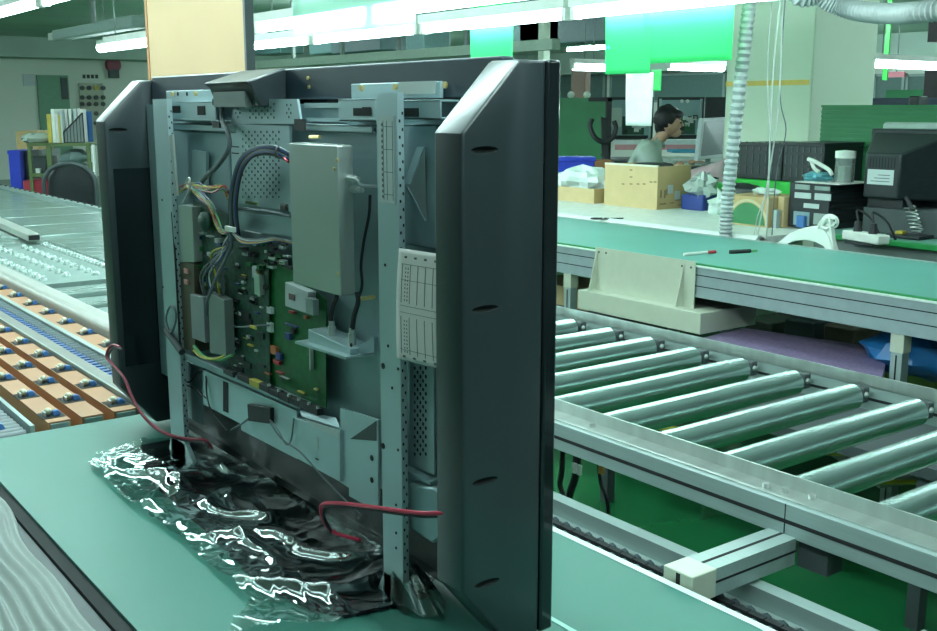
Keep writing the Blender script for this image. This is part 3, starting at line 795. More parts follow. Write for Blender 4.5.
MB().prism([T(304, 418.5, .7805), T(338, 430, .7805), T(338.5, 438, .7805), T(313, 426.5, .7805)], (.0004, 0, 0)).build('label', sticker, lbx)
part(lbx, .7808, 317.5, 443, 2, 12, .0006, whitew, 'mark', 0)
for (px, py) in ((317, 459),): part(lbx, .7808, px, py, 3, 3, .0006, hole, 'screw_hole', 0)
plm = MB().prism([T(340, 408, .786), T(378, 420, .786), T(378, 512, .786), T(349, 496, .786), T(349, 488, .786), T(340, 482, .786)], (.004, 0, 0)).build('side_plate', galv2, TV)
for (px, py) in ((372, 458), (372, 480)): 
    p = T(px, py, .786); MB().tube((.7865, p.y, p.z), (.7852, p.y, p.z), .0045, n=10).build('screw_hole', hole, plm)
MB().prism([T(350, 439, .785), T(376, 421, .785), T(376, 441, .785)], (.0009, 0, 0)).build('recess_shade', darkgrey, plm)  # flat dark triangle, its colour stands for the shade in a recess
# dark plug hanging on the lower panel
MB().prism([T(247, 404, .782), T(270, 408, .782), T(270, 424, .782), T(248, 421, .782)], (.008, 0, 0)).build('plug', rubber, TV, bevel=.001)
MB().path([T(248, 419, .782), T(240, 425, .78), T(231, 430, .78)], .0018).build('wire', greyw, TV)
MB().path([T(270, 420, .78), T(278, 430, .775), T(286, 444, .77), T(291, 440, .775), T(294, 418, .78)], .0014).build('wire', greyw, TV)
MB().path([T(270, 423, .78), T(282, 439, .775), T(300, 452, .77), T(322, 476, .77), T(345, 500, .77), T(361, 515, .78)], .0014).build('wire', greyw, TV)
# --- left electronics: drive boards seen on edge
X = .785
MB().prism([T(178, 205, .783), T(192, 207, .783), T(194, 262, .783), T(180, 262, .783)], (.03, 0, 0)).build('bracket_plate', shield, TV)
MB().prism([T(178, 262, .784), T(194, 264, .784), T(195, 352, .784), T(182, 348, .784)], (.03, 0, 0)).build('drive_board', mat('board_edge', (.09, .08, .05), .5), TV)
for py in (271, 282): part(TV, .7835, 187, py, 4, 6, .003, mat('pink_part', (.55, .25, .22), .5), 'fuse')
MB().path([T(172, 212, .776), T(174, 240, .776), T(176, 270, .776), T(180, 345, .776)], .0022).build('wire', rubber, TV)
hs = MB().prism([T(190, 294, .775), T(203, 297, .775), T(205, 343, .775), T(192, 338, .775)], (.012, 0, 0)).build('heat_sink', mat('heatsink', (.34, .36, .38), .4, .5), TV, bevel=.001)
hs = MB().prism([T(208, 292, .775), T(224, 300, .775), T(226, 356, .775), T(210, 353, .775)], (.018, 0, 0)).build('heat_sink', mat('heatsink2', (.24, .29, .28), .4, .4), TV, bevel=.001)
MB().prism([T(193, 200, .80), T(228, 214, .80), T(228, 345, .80), T(193, 330, .80)], (.0016, 0, 0)).build('drive_board', pcb2, TV)
MB().prism([T(192, 150, .81), T(206, 152, .81), T(206, 190, .81), T(192, 188, .81)], (.006, 0, 0)).build('bracket_plate', galv2, TV)
MB().ball(T(205, 222, .79), .018, (.6, 1.1, 1.1), n=16).build('ferrite_core', mat('dark_green_core', (.02, .07, .05), .5), TV)
rs = random.Random(9)
for k in range(26):
    px = rs.uniform(196, 226); py = rs.uniform(232, 292)
    part(TV.children[-1] if False else TV, .7999, px, py, rs.uniform(2, 6), rs.uniform(2, 6), rs.uniform(.004, .012), rs.choice([chipm, chipm, silver, bluew, sticker, pcb, olive]), 'component')
# white folded plate under left top
MB().prism([T(169, 136, .772), T(172, 134, .772), T(177, 196, .772), T(175, 196, .772)], (.004, 0, 0)).build('edge_clip', shield, TV)
# --- wiring
def wire(pts, r, m, name='wire', n=8): return MB().path([T(*p) for p in pts], r, n=n).build(name, m, TV)
wire([(222, 106, .80), (222, 120, .795), (228, 134, .785), (229, 148, .78), (219, 164, .78), (205, 178, .78), (198, 188, .785)], .0042, greyw, 'cable_sleeve')
wire([(235, 240, .78), (233, 215, .775), (234, 190, .77), (240, 165, .77), (255, 153, .775), (272, 152, .775), (288, 158, .785)], .0065, mat('loom', (.10, .13, .15), .6), 'cable_loom')
for k, m in enumerate((greyw, bluew, rubber, greyw, bluew, rubber)):
    o = (k-2.5)*1.6
    wire([(236+o, 238, .777), (233+o, 210, .770), (235+o, 186, .765), (242+o*.6, 163+o, .765), (256, 151+o, .768), (274, 150+o, .772), (290, 157+o, .785)], .0017, m)
wire([(278, 147, .77), (276, 150, .765), (277, 156, .765), (280, 158, .77)], .002, rubber, 'cable_tie')
wire([(284, 158, .775), (287, 161, .775), (291, 163, .785)], .0018, redm)
# braided wires at the left top
cols = [orangew, greenw, whitew, bluew, redm, greyw, whitew, greenw, yellw, orangew]
for k in range(12):
    rr = random.Random(k)
    j = lambda s: rr.uniform(-s, s)
    wire([(180+j(3), 190+j(3), .785), (190+j(2), 185+j(3), .778), (200+j(3), 188+j(5), .773), (210+j(3), 190+j(4), .775), (222+j(4), 188+j(4), .78), (229+j(2), 196+j(4), .785)], .0016, cols[k % 10])
for k in range(10):
    rr = random.Random(k+40)
    j = lambda s: rr.uniform(-s, s)
    wire([(190+j(4), 186+j(3), .775), (200+j(3), 194+j(3), .772), (210+j(3), 206+j(3), .770), (216+j(2), 220+j(3), .772), (223+j(2), 232+j(2), .772), (231+j(2), 230+j(2), .772)], .0017, cols[(k*3+1) % 10])
wire([(186, 184, .77), (189, 178, .768), (190, 186, .768), (187, 196, .77), (183, 203, .772)], .0024, whitew)
for k in range(9):
    rr = random.Random(k+80)
    j = lambda s: rr.uniform(-s, s)
    e = 205+k*2.5
    wire([(231+j(1), 231+j(2), .772), (226+j(2), 246+j(3), .775), (216+j(5), 258+j(5), .775), (e-4+j(3), 275+j(5), .78), (e+j(2), 298+j(6), .79)], .0018, [greyw, greyw, bluew, rubber, whitew, greyw, yellw][k % 7])
wire([(232, 231, .772), (230, 250, .772), (218, 275, .772), (208, 300, .776), (204, 330, .785)], .0036, greyw, 'cable_sleeve')
for k in range(6):
    wire([(233, 231+k*.6, .772), (242, 238+k, .772), (258, 240+k*.7, .775), (275, 238+k*.5, .782), (293, 242+k*.4, .795)], .0016, [greyw, whitew, greyw, orangew, yellw, bluew][k])
part(TV, .770, 232, 229, 9, 7, .006, white_m, 'cable_clip', .001)
wire([(232, 222, .78), (232, 214, .78), (238, 209, .78), (255, 210, .78), (272, 212, .785), (290, 216, .79)], .0028, greyw)
MB().prism([T(232, 212, .795), T(292, 218, .795), T(292, 236, .795), T(232, 230, .795)], (.004, 0, 0)).build('cross_bracket', galv, TV)
part(TV, .79, 286, 207, 6, 8, .006, mat('black_clip', (.03, .03, .03), .4), 'clip', .001)
part(TV, .79, 253, 203, 12, 5, .004, olive, 'terminal_block', .001)
part(TV, .79, 254, 232, 14, 4, .006, sticker, 'connector', .001)
rs = random.Random(19)
for k in range(30):
    px = rs.uniform(244, 290); py = rs.uniform(240, 268)
    part(board1 if px < 266 else board2, .7985 if px < 266 else .8035, px, py, rs.uniform(2, 7), rs.uniform(2, 6), rs.uniform(.003, .012), rs.choice([chipm, chipm, silver, sticker, chipm, pcb]), 'component')
# ring cable left and yellow-green earth wire
MB().path([T(168, 310, .768), T(171, 306, .768), T(175, 309, .768), T(176, 320, .768), T(172, 332, .768), T(168, 328, .768), T(166, 318, .768), T(168, 310, .768)], .0022).build('wire', greyw, TV)
MB().tube(T(166, 330, .77), T(182, 352, .77), .007, n=12).build('ferrite_core', darkgrey, TV)
wire([(194, 350, .775), (200, 356, .77), (210, 359, .77), (222, 357, .775), (228, 350, .78)], .0025, yellw)
wire([(194, 346, .775), (205, 357, .772), (220, 360, .775), (232, 355, .78)], .003, greenw)
wire([(180, 378, .80), (190, 382, .80), (198, 372, .80), (204, 370, .795)], .0018, rubber)
wire([(182, 384, .80), (194, 388, .795), (206, 398, .79)], .0018, rubber)
wire([(206, 376, .79), (207, 395, .785), (212, 412, .785), (226, 430, .785)], .0015, rubber)
# speaker wire: red/dark pair from left cabinet down to the base and round to the right cabinet
X = .76
wire([(120, 347, .733), (113, 345, .728), (108, 350, .724), (107, 358, .722), (114, 366, .722), (124, 378, .722), (131, 395, .722), (142, 414, .725), (158, 429, .735), (174, 436, .745), (190, 439, .76), (205, 440, .775), (212, 448, .79)], .0030, mat('red_speaker', (.30, .03, .06), .4), 'speaker_wire')
wire([(122, 349, .733), (115, 347.5, .730), (110, 352, .726), (109, 359, .724), (115.5, 368, .724), (125.5, 380, .724), (132.5, 397, .724), (143, 416, .727), (159, 431, .737), (175, 438, .747), (190, 441, .762), (204, 443, .777)], .0026, mat('dark_speaker', (.12, .10, .11), .4), 'speaker_wire')
wire([(456, 512, .745), (440, 513, .738), (420, 513, .733), (395, 510, .730), (365, 506, .730), (335, 503, .732), (322, 505, .740), (322, 516, .750), (330, 530, .765), (345, 536, .775), (360, 540, .785)], .0030, mat('red_bright', (.55, .02, .07), .35), 'speaker_wire')
wire([(456, 515, .745), (440, 516, .740), (420, 516, .735), (395, 513, .732), (365, 509, .732), (337, 506.5, .734), (325, 508, .742), (324, 518, .752), (332, 533, .767)], .0026, rubber, 'speaker_wire')
# dark base bar under the chassis
bar = MB().box(.845, .8615, 1.06, 2.24, .815, .829); bar.build('stiffener', black, TV)
kn = empty('wire_bundle', onz(222, 446, .81), 'tangle of small dark parts lying at the foot of the left upright', 'cables')
rs = random.Random(3)
for k in range(7):
    p = onz(195+k*8+rs.uniform(-3, 3), 425+k*4.5+rs.uniform(-4, 3), .815)
    kx = MB().path([p, p+V((rs.uniform(-.03, .03), .02, .012)), p+V((.02, rs.uniform(-.03, .03), .02)), p+V((rs.uniform(-.02, .03), -.03, .003))], .003); kx.build('wire', [rubber, redm, greyw][k % 3], kn)

# ================================================================== inspection sheet hung on the television
Xs = .772
tl, tr, br_, bl_ = T(399, 248, Xs), T(440, 254, Xs), T(440, 369, Xs), T(397, 358, Xs)
def sfn(u, v, off=0):
    a = tl.lerp(tr, u); b = bl_.lerp(br_, u); p = a.lerp(b, v)
    return V((Xs-.003*math.sin(v*3.1)-off, p.y, p.z))
sh = MB().grid(lambda u, v: sfn(u, v), 10, 24)
def sline(u0, v0, u1, v1, w=.0006, m=1):
    n = 12; vs = []; fs = []
    for i in range(n+1):
        u = u0+(u1-u0)*i/n; v = v0+(v1-v0)*i/n
        du, dv = (0, w*6) if abs(u1-u0) > abs(v1-v0) else (w*18, 0)
        vs += [sfn(u, v, .0004), sfn(min(1, u+du), min(1, v+dv), .0004)]
        if i: fs.append((2*i-2, 2*i-1, 2*i+1, 2*i))
    sh.add(vs, fs, m)
for k in range(4):
    u = .16+.24*k
    for v in (.06, .955): sh.add([sfn(u, v, .0005), sfn(u+.06, v, .0005), sfn(u+.06, v+.018, .0005), sfn(u, v+.018, .0005)], [(0, 1, 2, 3)], 1)
for v in (.13, .27, .50, .56, .90): sline(.10, v, 1, v)
for v in (.135, .60):
    for u in (.12, .32, .50, .68, .86): sline(u, v, u, v+.34)
for u in (.20, .26):
    for k in range(9):
        v = .16+.035*k; sline(u, v, u, v+.018, .0010); sline(u, v+.47, u, v+.485, .0010)
sh = sh.build('inspection_sheet', [paper, ink])
so = sh.modifiers.new('thick', 'SOLIDIFY'); so.thickness = .0003
tag(sh, 'white printed form sheet with punched edges hung between upright and right cabinet', 'paper')

# ================================================================== films under the television
blackfilm = mat('black_sheet', (.012, .018, .02), .22, var=.2, scale=10, bump=.2, bscale=25, coat=.4)
def nz(x, y, s, o=0): return noise.noise(V((x*s, y*s, o)))
def ridge(x, y, s, o): return 1-abs(noise.noise(V((x*s, y*s, o))))*2
# black sheet cut to an outline on the belt
P = [onz(a, b, BZ) for a, b in ((133, 447), (186, 438), (300, 455), (440, 555), (428, 598), (410, 606), (345, 619), (310, 611), (262, 588), (205, 532), (152, 484))]
def poly_sheet(name, P, h, res, m, hf):
    "cut a wavy grid to an outline"
    xs = [p.x for p in P]; ys = [p.y for p in P]
    nx = int((max(xs)-min(xs))/res); ny = int((max(ys)-min(ys))/res)
    def inside(x, y):
        c = False; j = len(P)-1
        for i in range(len(P)):
            if (P[i].y > y) != (P[j].y > y) and x < (P[j].x-P[i].x)*(y-P[i].y)/(P[j].y-P[i].y)+P[i].x: c = not c
            j = i
        return c
    idx = {}; vs = []; fs = []
    def vid(i, j):
        if (i, j) not in idx:
            x = min(xs)+i*res; y = min(ys)+j*res; idx[(i, j)] = len(vs); vs.append(V((x, y, h+hf(x, y))))
        return idx[(i, j)]
    for i in range(nx):
        for j in range(ny):
            if inside(min(xs)+(i+.5)*res, min(ys)+(j+.5)*res): fs.append((vid(i, j), vid(i+1, j), vid(i+1, j+1), vid(i, j+1)))
    return MB().add(vs, fs).build(name, m, angle=80)
o = poly_sheet('dark_sheet', P, BZ+.0012, .004, blackfilm, lambda x, y: .0008*(1+nz(x, y, 12)))
tag(o, 'black sheet spread on the belt under the television', 'sheet')
P = [onz(a, b, BZ) for a, b in ((88, 466), (125, 447), (190, 440), (300, 478), (372, 545), (425, 570), (430, 600), (395, 608), (330, 632), (230, 640), (250, 604), (215, 575), (180, 542), (128, 505))]
def wr(x, y):
    a = ridge(x, y, 5.5, 3.1)**6*.013
    b = max(0, ridge(x, y*.36, 15, 7.7))**2*.0075
    c = nz(x, y, 30, 1)*.0006+max(0, ridge(x, y*1.3, 27, 4.4))**5*.0016
    lf = nz(x, y, 4, 9)*.003
    g = math.exp(-((x-.645)/.05)**2-((y-1.44)/.20)**2)+.6*math.exp(-((x-.63)/.05)**2-((y-2.0)/.12)**2)
    c += g*(ridge(x, y*.5, 30, 2.2)**2*.005+abs(nz(x, y*.7, 70, 3))*.0014)
    return .004+a+b+c+abs(lf)
o = poly_sheet('clear_film', P, BZ+.002, .0035, clearfilm, wr)
tag(o, 'crinkled clear plastic film with glaring highlights on the green belt', 'film')
# film wrapped round the foot of the right upright
fy = pr0.y
def sleeve(u, v):
    th = u*2*math.pi; k = .65+.5*v
    return V((.795+.030*math.cos(th)*k, fy+.02-.03*v+.045*math.sin(th)*k+.004*math.sin(th*5)*v, .845-.040*v+.003*math.sin(th*7)))
tag(MB().grid(sleeve, 40, 10).build('foot_wrap', film('wrap_film', (.85, .95, .92), .2, .04), angle=80), 'clear film wrapped round the foot of the right upright', 'film')

# ================================================================== ribbed bundle bottom left
bf = MB()
NU, NV = 220, 60
def bfn(u, v):
    y = -.2+2.45*v
    edge = .412+.006*math.sin(y*17)+.012*math.sin(y*6.5+1)
    x = edge-.40*u
    arch = math.sin(min(1, u*5)*math.pi/2)
    rib = .0035*math.sin(u*150+1.2*math.sin(y*2.1))
    top = .797-max(0, .36-x)*.35
    return V((x+rib*.3, y, top+rib+.012*math.sin(min(1, u*12)*math.pi/2)))
def bfull(u, v): return bfn(u, v)
bf.grid(bfull, NU, NV)
o = bf.build('ribbed_bundle', foamm, angle=80)
so = o.modifiers.new('thick', 'SOLIDIFY'); so.thickness = .012; so.offset = -1
tag(o, 'pale ribbed sheet bundle with wavy edge lying beside the near belt', 'bundle')
# ================================================================== LEFT: ORANGE WHEEL RAILS
def wheel_rail(x0, x1, y0, y1, ys, label, cxx):
    t = empty('wheel_rail', ((x0+x1)/2, y0, .70), label, 'rail', 'orange wheel rails')
    r = MB().box(x0, x1, y0, y1, .735, .787, m=1).box(x0-.0005, x1+.0005, y0, y1, .785, .789)
    r.build('rail_body', [orange, oranges], t)
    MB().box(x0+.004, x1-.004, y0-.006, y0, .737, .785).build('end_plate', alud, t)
    MB().box(x0+.01, x1-.01, y0, y1, .0, .02).box(x0+.01, x1-.01, y0+.02, y0+.06, .0, .735).box(x0+.01, x1-.01, y1-.06, y1-.02, .0, .735).build('stand', darkgrey, t)
    for y in ys:
        c = MB().tube((cxx+.010, y-.014, .794), (cxx+.009, y+.002, .7935), .009, n=14).build('wheel', bluep, t, bevel=.002)
        MB().box(cxx-.026, cxx+.026, y-.030, y+.030, .7889, .7898).build('well', hole, c)
        MB().ball((cxx-.007, y, .799), .0095, (1, 1, 1), n=12).build('ball_bearing', gold if False else mat('wheel_brass', (.55, .55, .42), .3, .6), c)
        MB().box(cxx-.018, cxx-.013, y-.010, y+.010, .789, .801).build('fork', silver, c, bevel=.001)
    return t
PT = .214
wheel_rail(.640, .690, 2.47, 4.7, [2.53+PT*k for k in range(0, 4)], 'orange wheel rail nearest the left frame edge', .663)
wheel_rail(.716, .766, 2.47, 5.2, [2.43+.21+PT*k for k in range(-0, 5)], 'orange wheel rail, second of the close-set three from left', .743)
wheel_rail(.792, .845, 2.47, 5.6, [2.54+PT*k for k in range(0, 7)], 'orange wheel rail beside the grey chain channel', .820)
wheel_rail(.985, 1.050, 2.6, 7.5, [2.99+PT*k for k in range(0, 10)], 'orange wheel rail beyond the blue chain, beside the big pale rail', 1.025)
# small roller run bottom left
t = empty('mini_roller_track', (.57, 3, .7), 'narrow track of little steel rollers at the left frame edge', 'conveyor')
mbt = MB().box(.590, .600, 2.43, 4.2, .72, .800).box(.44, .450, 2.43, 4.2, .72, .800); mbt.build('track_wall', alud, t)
MB().box(.45, .59, 2.43, 4.2, .715, .722).build('track_floor', darkgrey, t)
y = 2.46; k = 0
while y < 3.0:
    MB().tube((.453, y, .775), (.587, y, .775), .010, n=12).build('roller', mat('roller_grey', (.16, .19, .20), .5, .2), t); k += 1
    if k % 3 == 0: MB().tube((.54, y-.012, .783), (.54, y+.012, .783), .014, n=10).build('wheel', bluep, t)
    y += .028
MB().box(.46, .58, 2.5, 2.54, 0, .715).build('leg', alu, t)
# chain with blue teeth
t = empty('chain_track', (.92, 4, .7), 'chain of steel links over blue teeth between two grey rails', 'conveyor')
MB().box(.856, .900, 2.44, 8.0, .72, .792).build('track_rail', mat('rail_grey', (.22, .22, .20), .5, .2), t, bevel=.003)
MB().box(.850, .8555, 2.44, 8.0, .72, .800).build('track_wall', alud, t)
MB().box(.962, .980, 2.44, 8.0, .72, .795).build('track_rail', alud, t, bevel=.002)
MB().box(.90, .962, 2.44, 8.0, .72, .74).build('track_floor', darkgrey, t)
for y in (2.6, 5, 7.5): MB().box(.91, .95, y, y+.04, 0, .72).build('leg', alu, t)
cm = MB(); y = 2.46
while y < 6.2:
    cm.box(.902, .925, y-.010, y+.010, .762, .787, m=0)
    cm.tube((.926, y, .782), (.958, y, .782), .0085, n=8, m=1)
    y += .034
cm.build('chain', [mat('chain_blue', (.03, .09, .26), .45), mat('chain_grey', (.14, .17, .18), .35, .5)], t)
# big pale rail
t = empty('guard_rail', (1.09, 5, .8), 'thick pale rounded rail running beside the orange wheel rails', 'rail')
MB().box(1.065, 1.145, 2.75, 8.2, .74, .826).build('rail_body', mat('pale_rail', (.40, .40, .37), .35, .15), t, bevel=.022, seg=4)
for y in (2.9, 5.5, 8): MB().box(1.085, 1.125, y, y+.04, 0, .74).build('leg', alu, t)

# ================================================================== LEFT: FAR ROLLER TABLE
t = empty('roller_table', (1.8, 6.5, 0), 'wide pale metal roller table with a bed of small round studs', 'conveyor')
TX0, TX1 = 1.20, 2.40
# stud bed
MB().box(1.20, 1.62, 4.62, 6.02, .74, .768).build('stud_bed', mat('bed_pale', (.22, .30, .28), .45, .15), t)
n = 0
for i in range(5):
    xx = 1.253+.113*i if i < 4 else 1.59
    y = 4.74+(.055 if i % 2 else 0)
    while y < 5.98:
        MB().lathe((xx, y, .768), [(.020, 0), (.018, .008), (.013, .010), (.012, .016), (.007, .021), (.0005, .023)], n=10).build('stud', mat('stud_chrome', (.50, .60, .57), .25, .7), t)
        y += .105; n += 1
# wide plates / rollers crossing behind
plm_ = mat('plate_pale', (.34, .44, .41), .27, .45, var=.22, scale=2.2, stretch=(.6, 9, 1))  # stretched noise puts lit and dark bands into the plate colour
for k, (y0, y1, z) in enumerate(((6.06, 6.26, .775), (6.28, 6.85, .785), (6.87, 7.42, .785), (7.44, 8.0, .785), (8.02, 8.6, .785), (8.62, 9.4, .785), (9.42, 10.4, .785))):
    MB().box(TX0+.1, TX1, y0, y1, z-.03, z).build('plate', plm_, t, bevel=.008)
MB().box(1.64, TX1, 3.6, 6.05, .755, .782).build('plate', plm_, t, bevel=.006)
for k, (y0, y1, z) in enumerate(((4.42, 4.58, .755), (4.24, 4.40, .735), (4.06, 4.22, .72))):
    MB().box(1.20, 2.0, y0, y1, z-.05, z).build('cross_plate', plm_, t, bevel=.006)
MB().box(TX1+.002, TX1+.05, 3.6, 10.6, .74, .805).build('side_rail', alu, t)
MB().box(TX0-.03, TX0-.001, 4.4, 10.6, .70, .772).build('side_rail', alu, t)
k = 0; y = 6.0
while y < 10.4:
    MB().tube((TX1+.026, y, .805), (TX1+.026, y, .815), .010, n=8).build('bolt', darkgrey, t); y += .16; k += 1
for x in (1.25, 2.3):
    for y in (4.6, 7.5, 10): MB().box(x, x+.06, y, y+.06, 0, .72).build('leg', alu, t)
# profile lying with open end on the bed
t = empty('profile_bar', onz(25, 238, .8), 'aluminium profile bar with dark open end above the stud bed at left', 'bar')
a = onz(0, 224, .82); b = onz(27, 236, .82)
dv = V((b.x-a.x, b.y-a.y, 0)).normalized(); nv = V((-dv.y, dv.x, 0))*.07
b = V((b.x, b.y, .792)); a2 = b-dv*2.2
MB().prism([b, b+nv, b+nv+V((0, 0, .035)), b+V((0, 0, .035))], -dv*2.2).build('profile_body', mat('bar_grey', (.42, .45, .41), .4, .3), t, bevel=.003)
e = b+dv*.002
MB().prism([e+nv*.1+V((0,0,.004)), e+nv*.9+V((0,0,.004)), e+nv*.9+V((0, 0, .030)), e+nv*.1+V((0, 0, .030))], dv*.004).build('open_end', hole, t)

# ================================================================== LEFT: SHELF, BINDERS, CHAIR
D = 9.0
_dep = dep
def dep(px, py, d): return _dep(px, py, d+1.3)
def W(px, py, d=D): return dep(px, py, d)
ux = RT.copy(); uy = V((FW.x, FW.y, 0)).normalized()
ux.z = 0
def obox(mb, px0, py0, px1, py1, d, th, m=0):
    "upright box at distance d, front parallel to the rack front"
    a = dep(px0, py0, d); b = dep(px1, py1, d)
    w = (b-a).dot(ux); z0, z1 = b.z, a.z
    p = [V((a.x, a.y, z0)), V((a.x, a.y, z0))+ux*w, V((a.x, a.y, z1))+ux*w, V((a.x, a.y, z1))]
    return mb.prism(p, uy*th, m)
bt = W(30, 150)
t = empty('storage_rack', V((W(65, 150).x, W(65, 150).y, 0)), 'olive green steel rack against the back wall at left', 'rack')
def toz(mb, px0, px1, d, z0, z1, th, m=0):
    a = dep(px0, 150, d); b = dep(px1, 150, d); w = (b-a).dot(ux)
    p = [V((a.x, a.y, z0)), V((a.x, a.y, z0))+ux*w, V((a.x, a.y, z1))+ux*w, V((a.x, a.y, z1))]
    return mb.prism(p, uy*th, m)
ztop = W(60, 143).z
for (px, d) in ((27.5, 9), (46, 9), (86.5, 9), (29, 9.5), (86, 9.5)):
    toz(MB(), px, px+(4.5 if px == 46 else 3), d, 0, ztop-.01, .03).build('upright', olive, t)
toz(MB(), 27, 90, 9.0, ztop-.03, ztop, .55).build('shelf', olive, t)
toz(MB(), 27, 47, 9.0, W(30, 175).z-.02, W(30, 175).z+.01, .55).build('shelf', olive, t)
toz(MB(), 27, 90, 9.0, .45, .48, .55).build('shelf', olive, t)
# binders and file holder on top
names = [('binder', (49, 53), 114, yellow, 'slim yellow binder, leftmost on the olive rack'), ('binder', (53.5, 57), 109, white_m, 'tall white binder beside the yellow one on the olive rack'),
         ('binder', (57.3, 60), 113, paper, 'pale grey binder in the middle of the rack row'), ('binder', (60.2, 62), 115, yellow, 'thin yellow folder beside the wire file holder'), ('folder', (62.2, 64), 110, sticker, 'grey-blue folder touching the wire file holder')]
for nm, (p0, p1), py, m, lab in names:
    a = W(p0, py); 
    tag(toz(MB(), p0, p1, 9.05, ztop+.001, a.z, .26).build(nm, m, bevel=.003), lab, nm)
t = empty('file_holder', W(74, 143, 9.1), 'dark wire file holder with papers, on the olive rack', 'file holder')
a0 = dep(64.5, 142, 9.05); a0.z = ztop+.002; a1 = dep(84.5, 142, 9.05); a1.z = ztop+.002
w = (a1-a0).dot(ux); h1 = W(84, 113).z-ztop
fm = MB(); 
fm.prism([a0, a0+ux*w, a0+ux*w+V((0, 0, h1)), a0+V((0, 0, h1*.35))], uy*.002)
fm.build('mesh_side', mat('mesh_side', (.20, .24, .24), .5), t)
fr = MB()
c = [a0, a0+ux*w, a0+ux*w+V((0, 0, h1)), a0+V((0, 0, h1*.35))]
for i in range(4): fr.tube(c[i]-uy*.004, c[(i+1) % 4]-uy*.004, .006, n=6)
for i in range(1, 6):
    q = c[0].lerp(c[1], i/6); fr.tube(q-uy*.004, q-uy*.004+(c[2]-c[3]).normalized()*.001+V((.0, 0, h1*(.35+.65*i/6))), .003, n=5)
fr.build('wire_frame', rubber, t)
fb = MB(); a3 = a0+uy*.25; fb.prism([a3, a3+ux*w, a3+ux*w+V((0, 0, h1*1.05)), a3+V((0, 0, h1*1.05))], uy*.004); fb.build('back_side', bluep, t)
for k, (px, m) in enumerate(((67, paper), (71, white_m), (76, sticker), (80, paper))):
    tag(toz(MB(), px, px+2.6, 9.12, ztop+.003, W(px, 109).z, .17).build('document', m), 'sheaf of papers standing in the wire holder, %s from left' % ORD[k], 'papers')
mb = MB(); q = W(38, 143); mb.ball((q.x+.02, q.y+.1, ztop+.045), .10, (1.5, 1.0, .5), n=16, jit=.4, seed=2); tag(mb.build('plastic_bag', bagfilm), 'crumpled white plastic bag on the olive rack left of the binders', 'bag')
# carton behind and items below
tag(obox(MB(), 15, 131, 38, 150, 9.8, .4).build('carton', cardd, bevel=.01), 'brown carton behind the olive rack at far left', 'box')
toz(MB(), 13, 42, 9.75, 0, W(20, 150, 9.8).z, .5).build('side_table', midgrey) and None
o = bpy.data.objects['side_table']; tag(o, 'grey stand under the brown carton at far left', 'stand')
a = W(7, 150, 9.2); 
t = empty('blue_crate', W(13, 186, 9.2), 'blue plastic crate beside the olive rack at the left edge', 'crate')
toz(MB(), 7.5, 19.5, 9.2, W(8, 190, 9.2).z-.3, W(8, 151, 9.2).z, .35).build('crate_body', blued, t, bevel=.01)
toz(MB(), 6.8, 20, 9.19, W(8, 151, 9.2).z-.03, W(8, 151, 9.2).z+.005, .37).build('rim', blued, t, bevel=.004)
toz(MB(), 19.8, 26.6, 9.3, .4, W(22, 152).z, .3).build('dark_cabinet', black); tag(bpy.data.objects['dark_cabinet'], 'narrow black box between blue crate and olive rack', 'box')
tag(toz(MB(), 31, 45, 9.1, W(30, 175).z+.012, W(40, 157).z, .3).build('storage_box', darkgrey, bevel=.01), 'dark box on the middle shelf of the olive rack', 'box')
tag(toz(MB(), 34, 38, 9.04, W(30, 175).z+.012, W(30, 169).z, .04).build('white_cup', white_m), 'tiny white cup on the middle shelf of the olive rack', 'cup')
tag(toz(MB(), 20, 46, 9.02, .481, W(22, 181).z, .4).build('red_box', mat('red_box', (.35, .02, .04), .5), bevel=.01), 'red box low in the olive rack', 'box')
mb = MB(); q = W(76, 157, 9.2); mb.ball((q.x, q.y, q.z), .12, (1.1, .8, .6), n=14, jit=.4, seed=6); tag(mb.build('grey_bag', mat('greybag', (.20, .28, .28), .4)), 'grey cloth bundle under the rack top behind the black chair', 'bundle')
tag(toz(MB(), 52, 84, 9.25, .481, W(60, 165).z, .25).build('storage_box', mat('box_teal', (.04, .08, .07), .6), bevel=.01), 'dark teal box in the rack behind the black chair', 'box')
# chair
q = dep(72, 200, 7.95); base = V((q.x, q.y, 0))
t = empty('office_chair', base, 'black office chair with rounded backrest behind the roller table', 'chair')
Mx = Matrix.Translation(base) @ Matrix.Rotation(-YAW, 4, 'Z')
zt = dep(72, 164, 7.95).z; zb = zt-.50
def chb(u, v):
    ang = (u-.5)*2; hw = .20*(1-.18*max(0, v-.6)*2.5)
    z = zb+(zt-zb)*v
    if v > .6: z = zb+(zt-zb)*(.6+.4*math.sin((v-.6)/.4*math.pi/2)*(1-.55*abs(ang)**3*((v-.6)/.4)))
    return V((ang*hw, -.05*abs(ang)**2*-1, z))
b_ = MB(Mx).grid(chb, 20, 16).build('backrest', black, t, angle=80)
so = b_.modifiers.new('thick', 'SOLIDIFY'); so.thickness = .05; so.offset = 0
arc = []
for i in range(17):
    th = math.pi*i/16; arc.append(V((-math.cos(th)*.225, -.02, zt-.17+math.sin(th)*.18)))
MB(Mx).path([V((-.225, -.02, zt-.40))]+arc+[V((.225, -.02, zt-.40))], .020, n=8, sub=1).build('back_rim', mat('rim_dark', (.06, .08, .085), .4), t)
MB(Mx).box(-.24, .24, .02, .48, .46, .54).build('seat', black, t, bevel=.03)
MB(Mx).tube((0, .25, .10), (0, .25, .46), .03).build('gas_lift', darkgrey, t)
MB(Mx).box(-.03, .03, 0, .03, .5, zb+.1).build('back_bar', darkgrey, t)
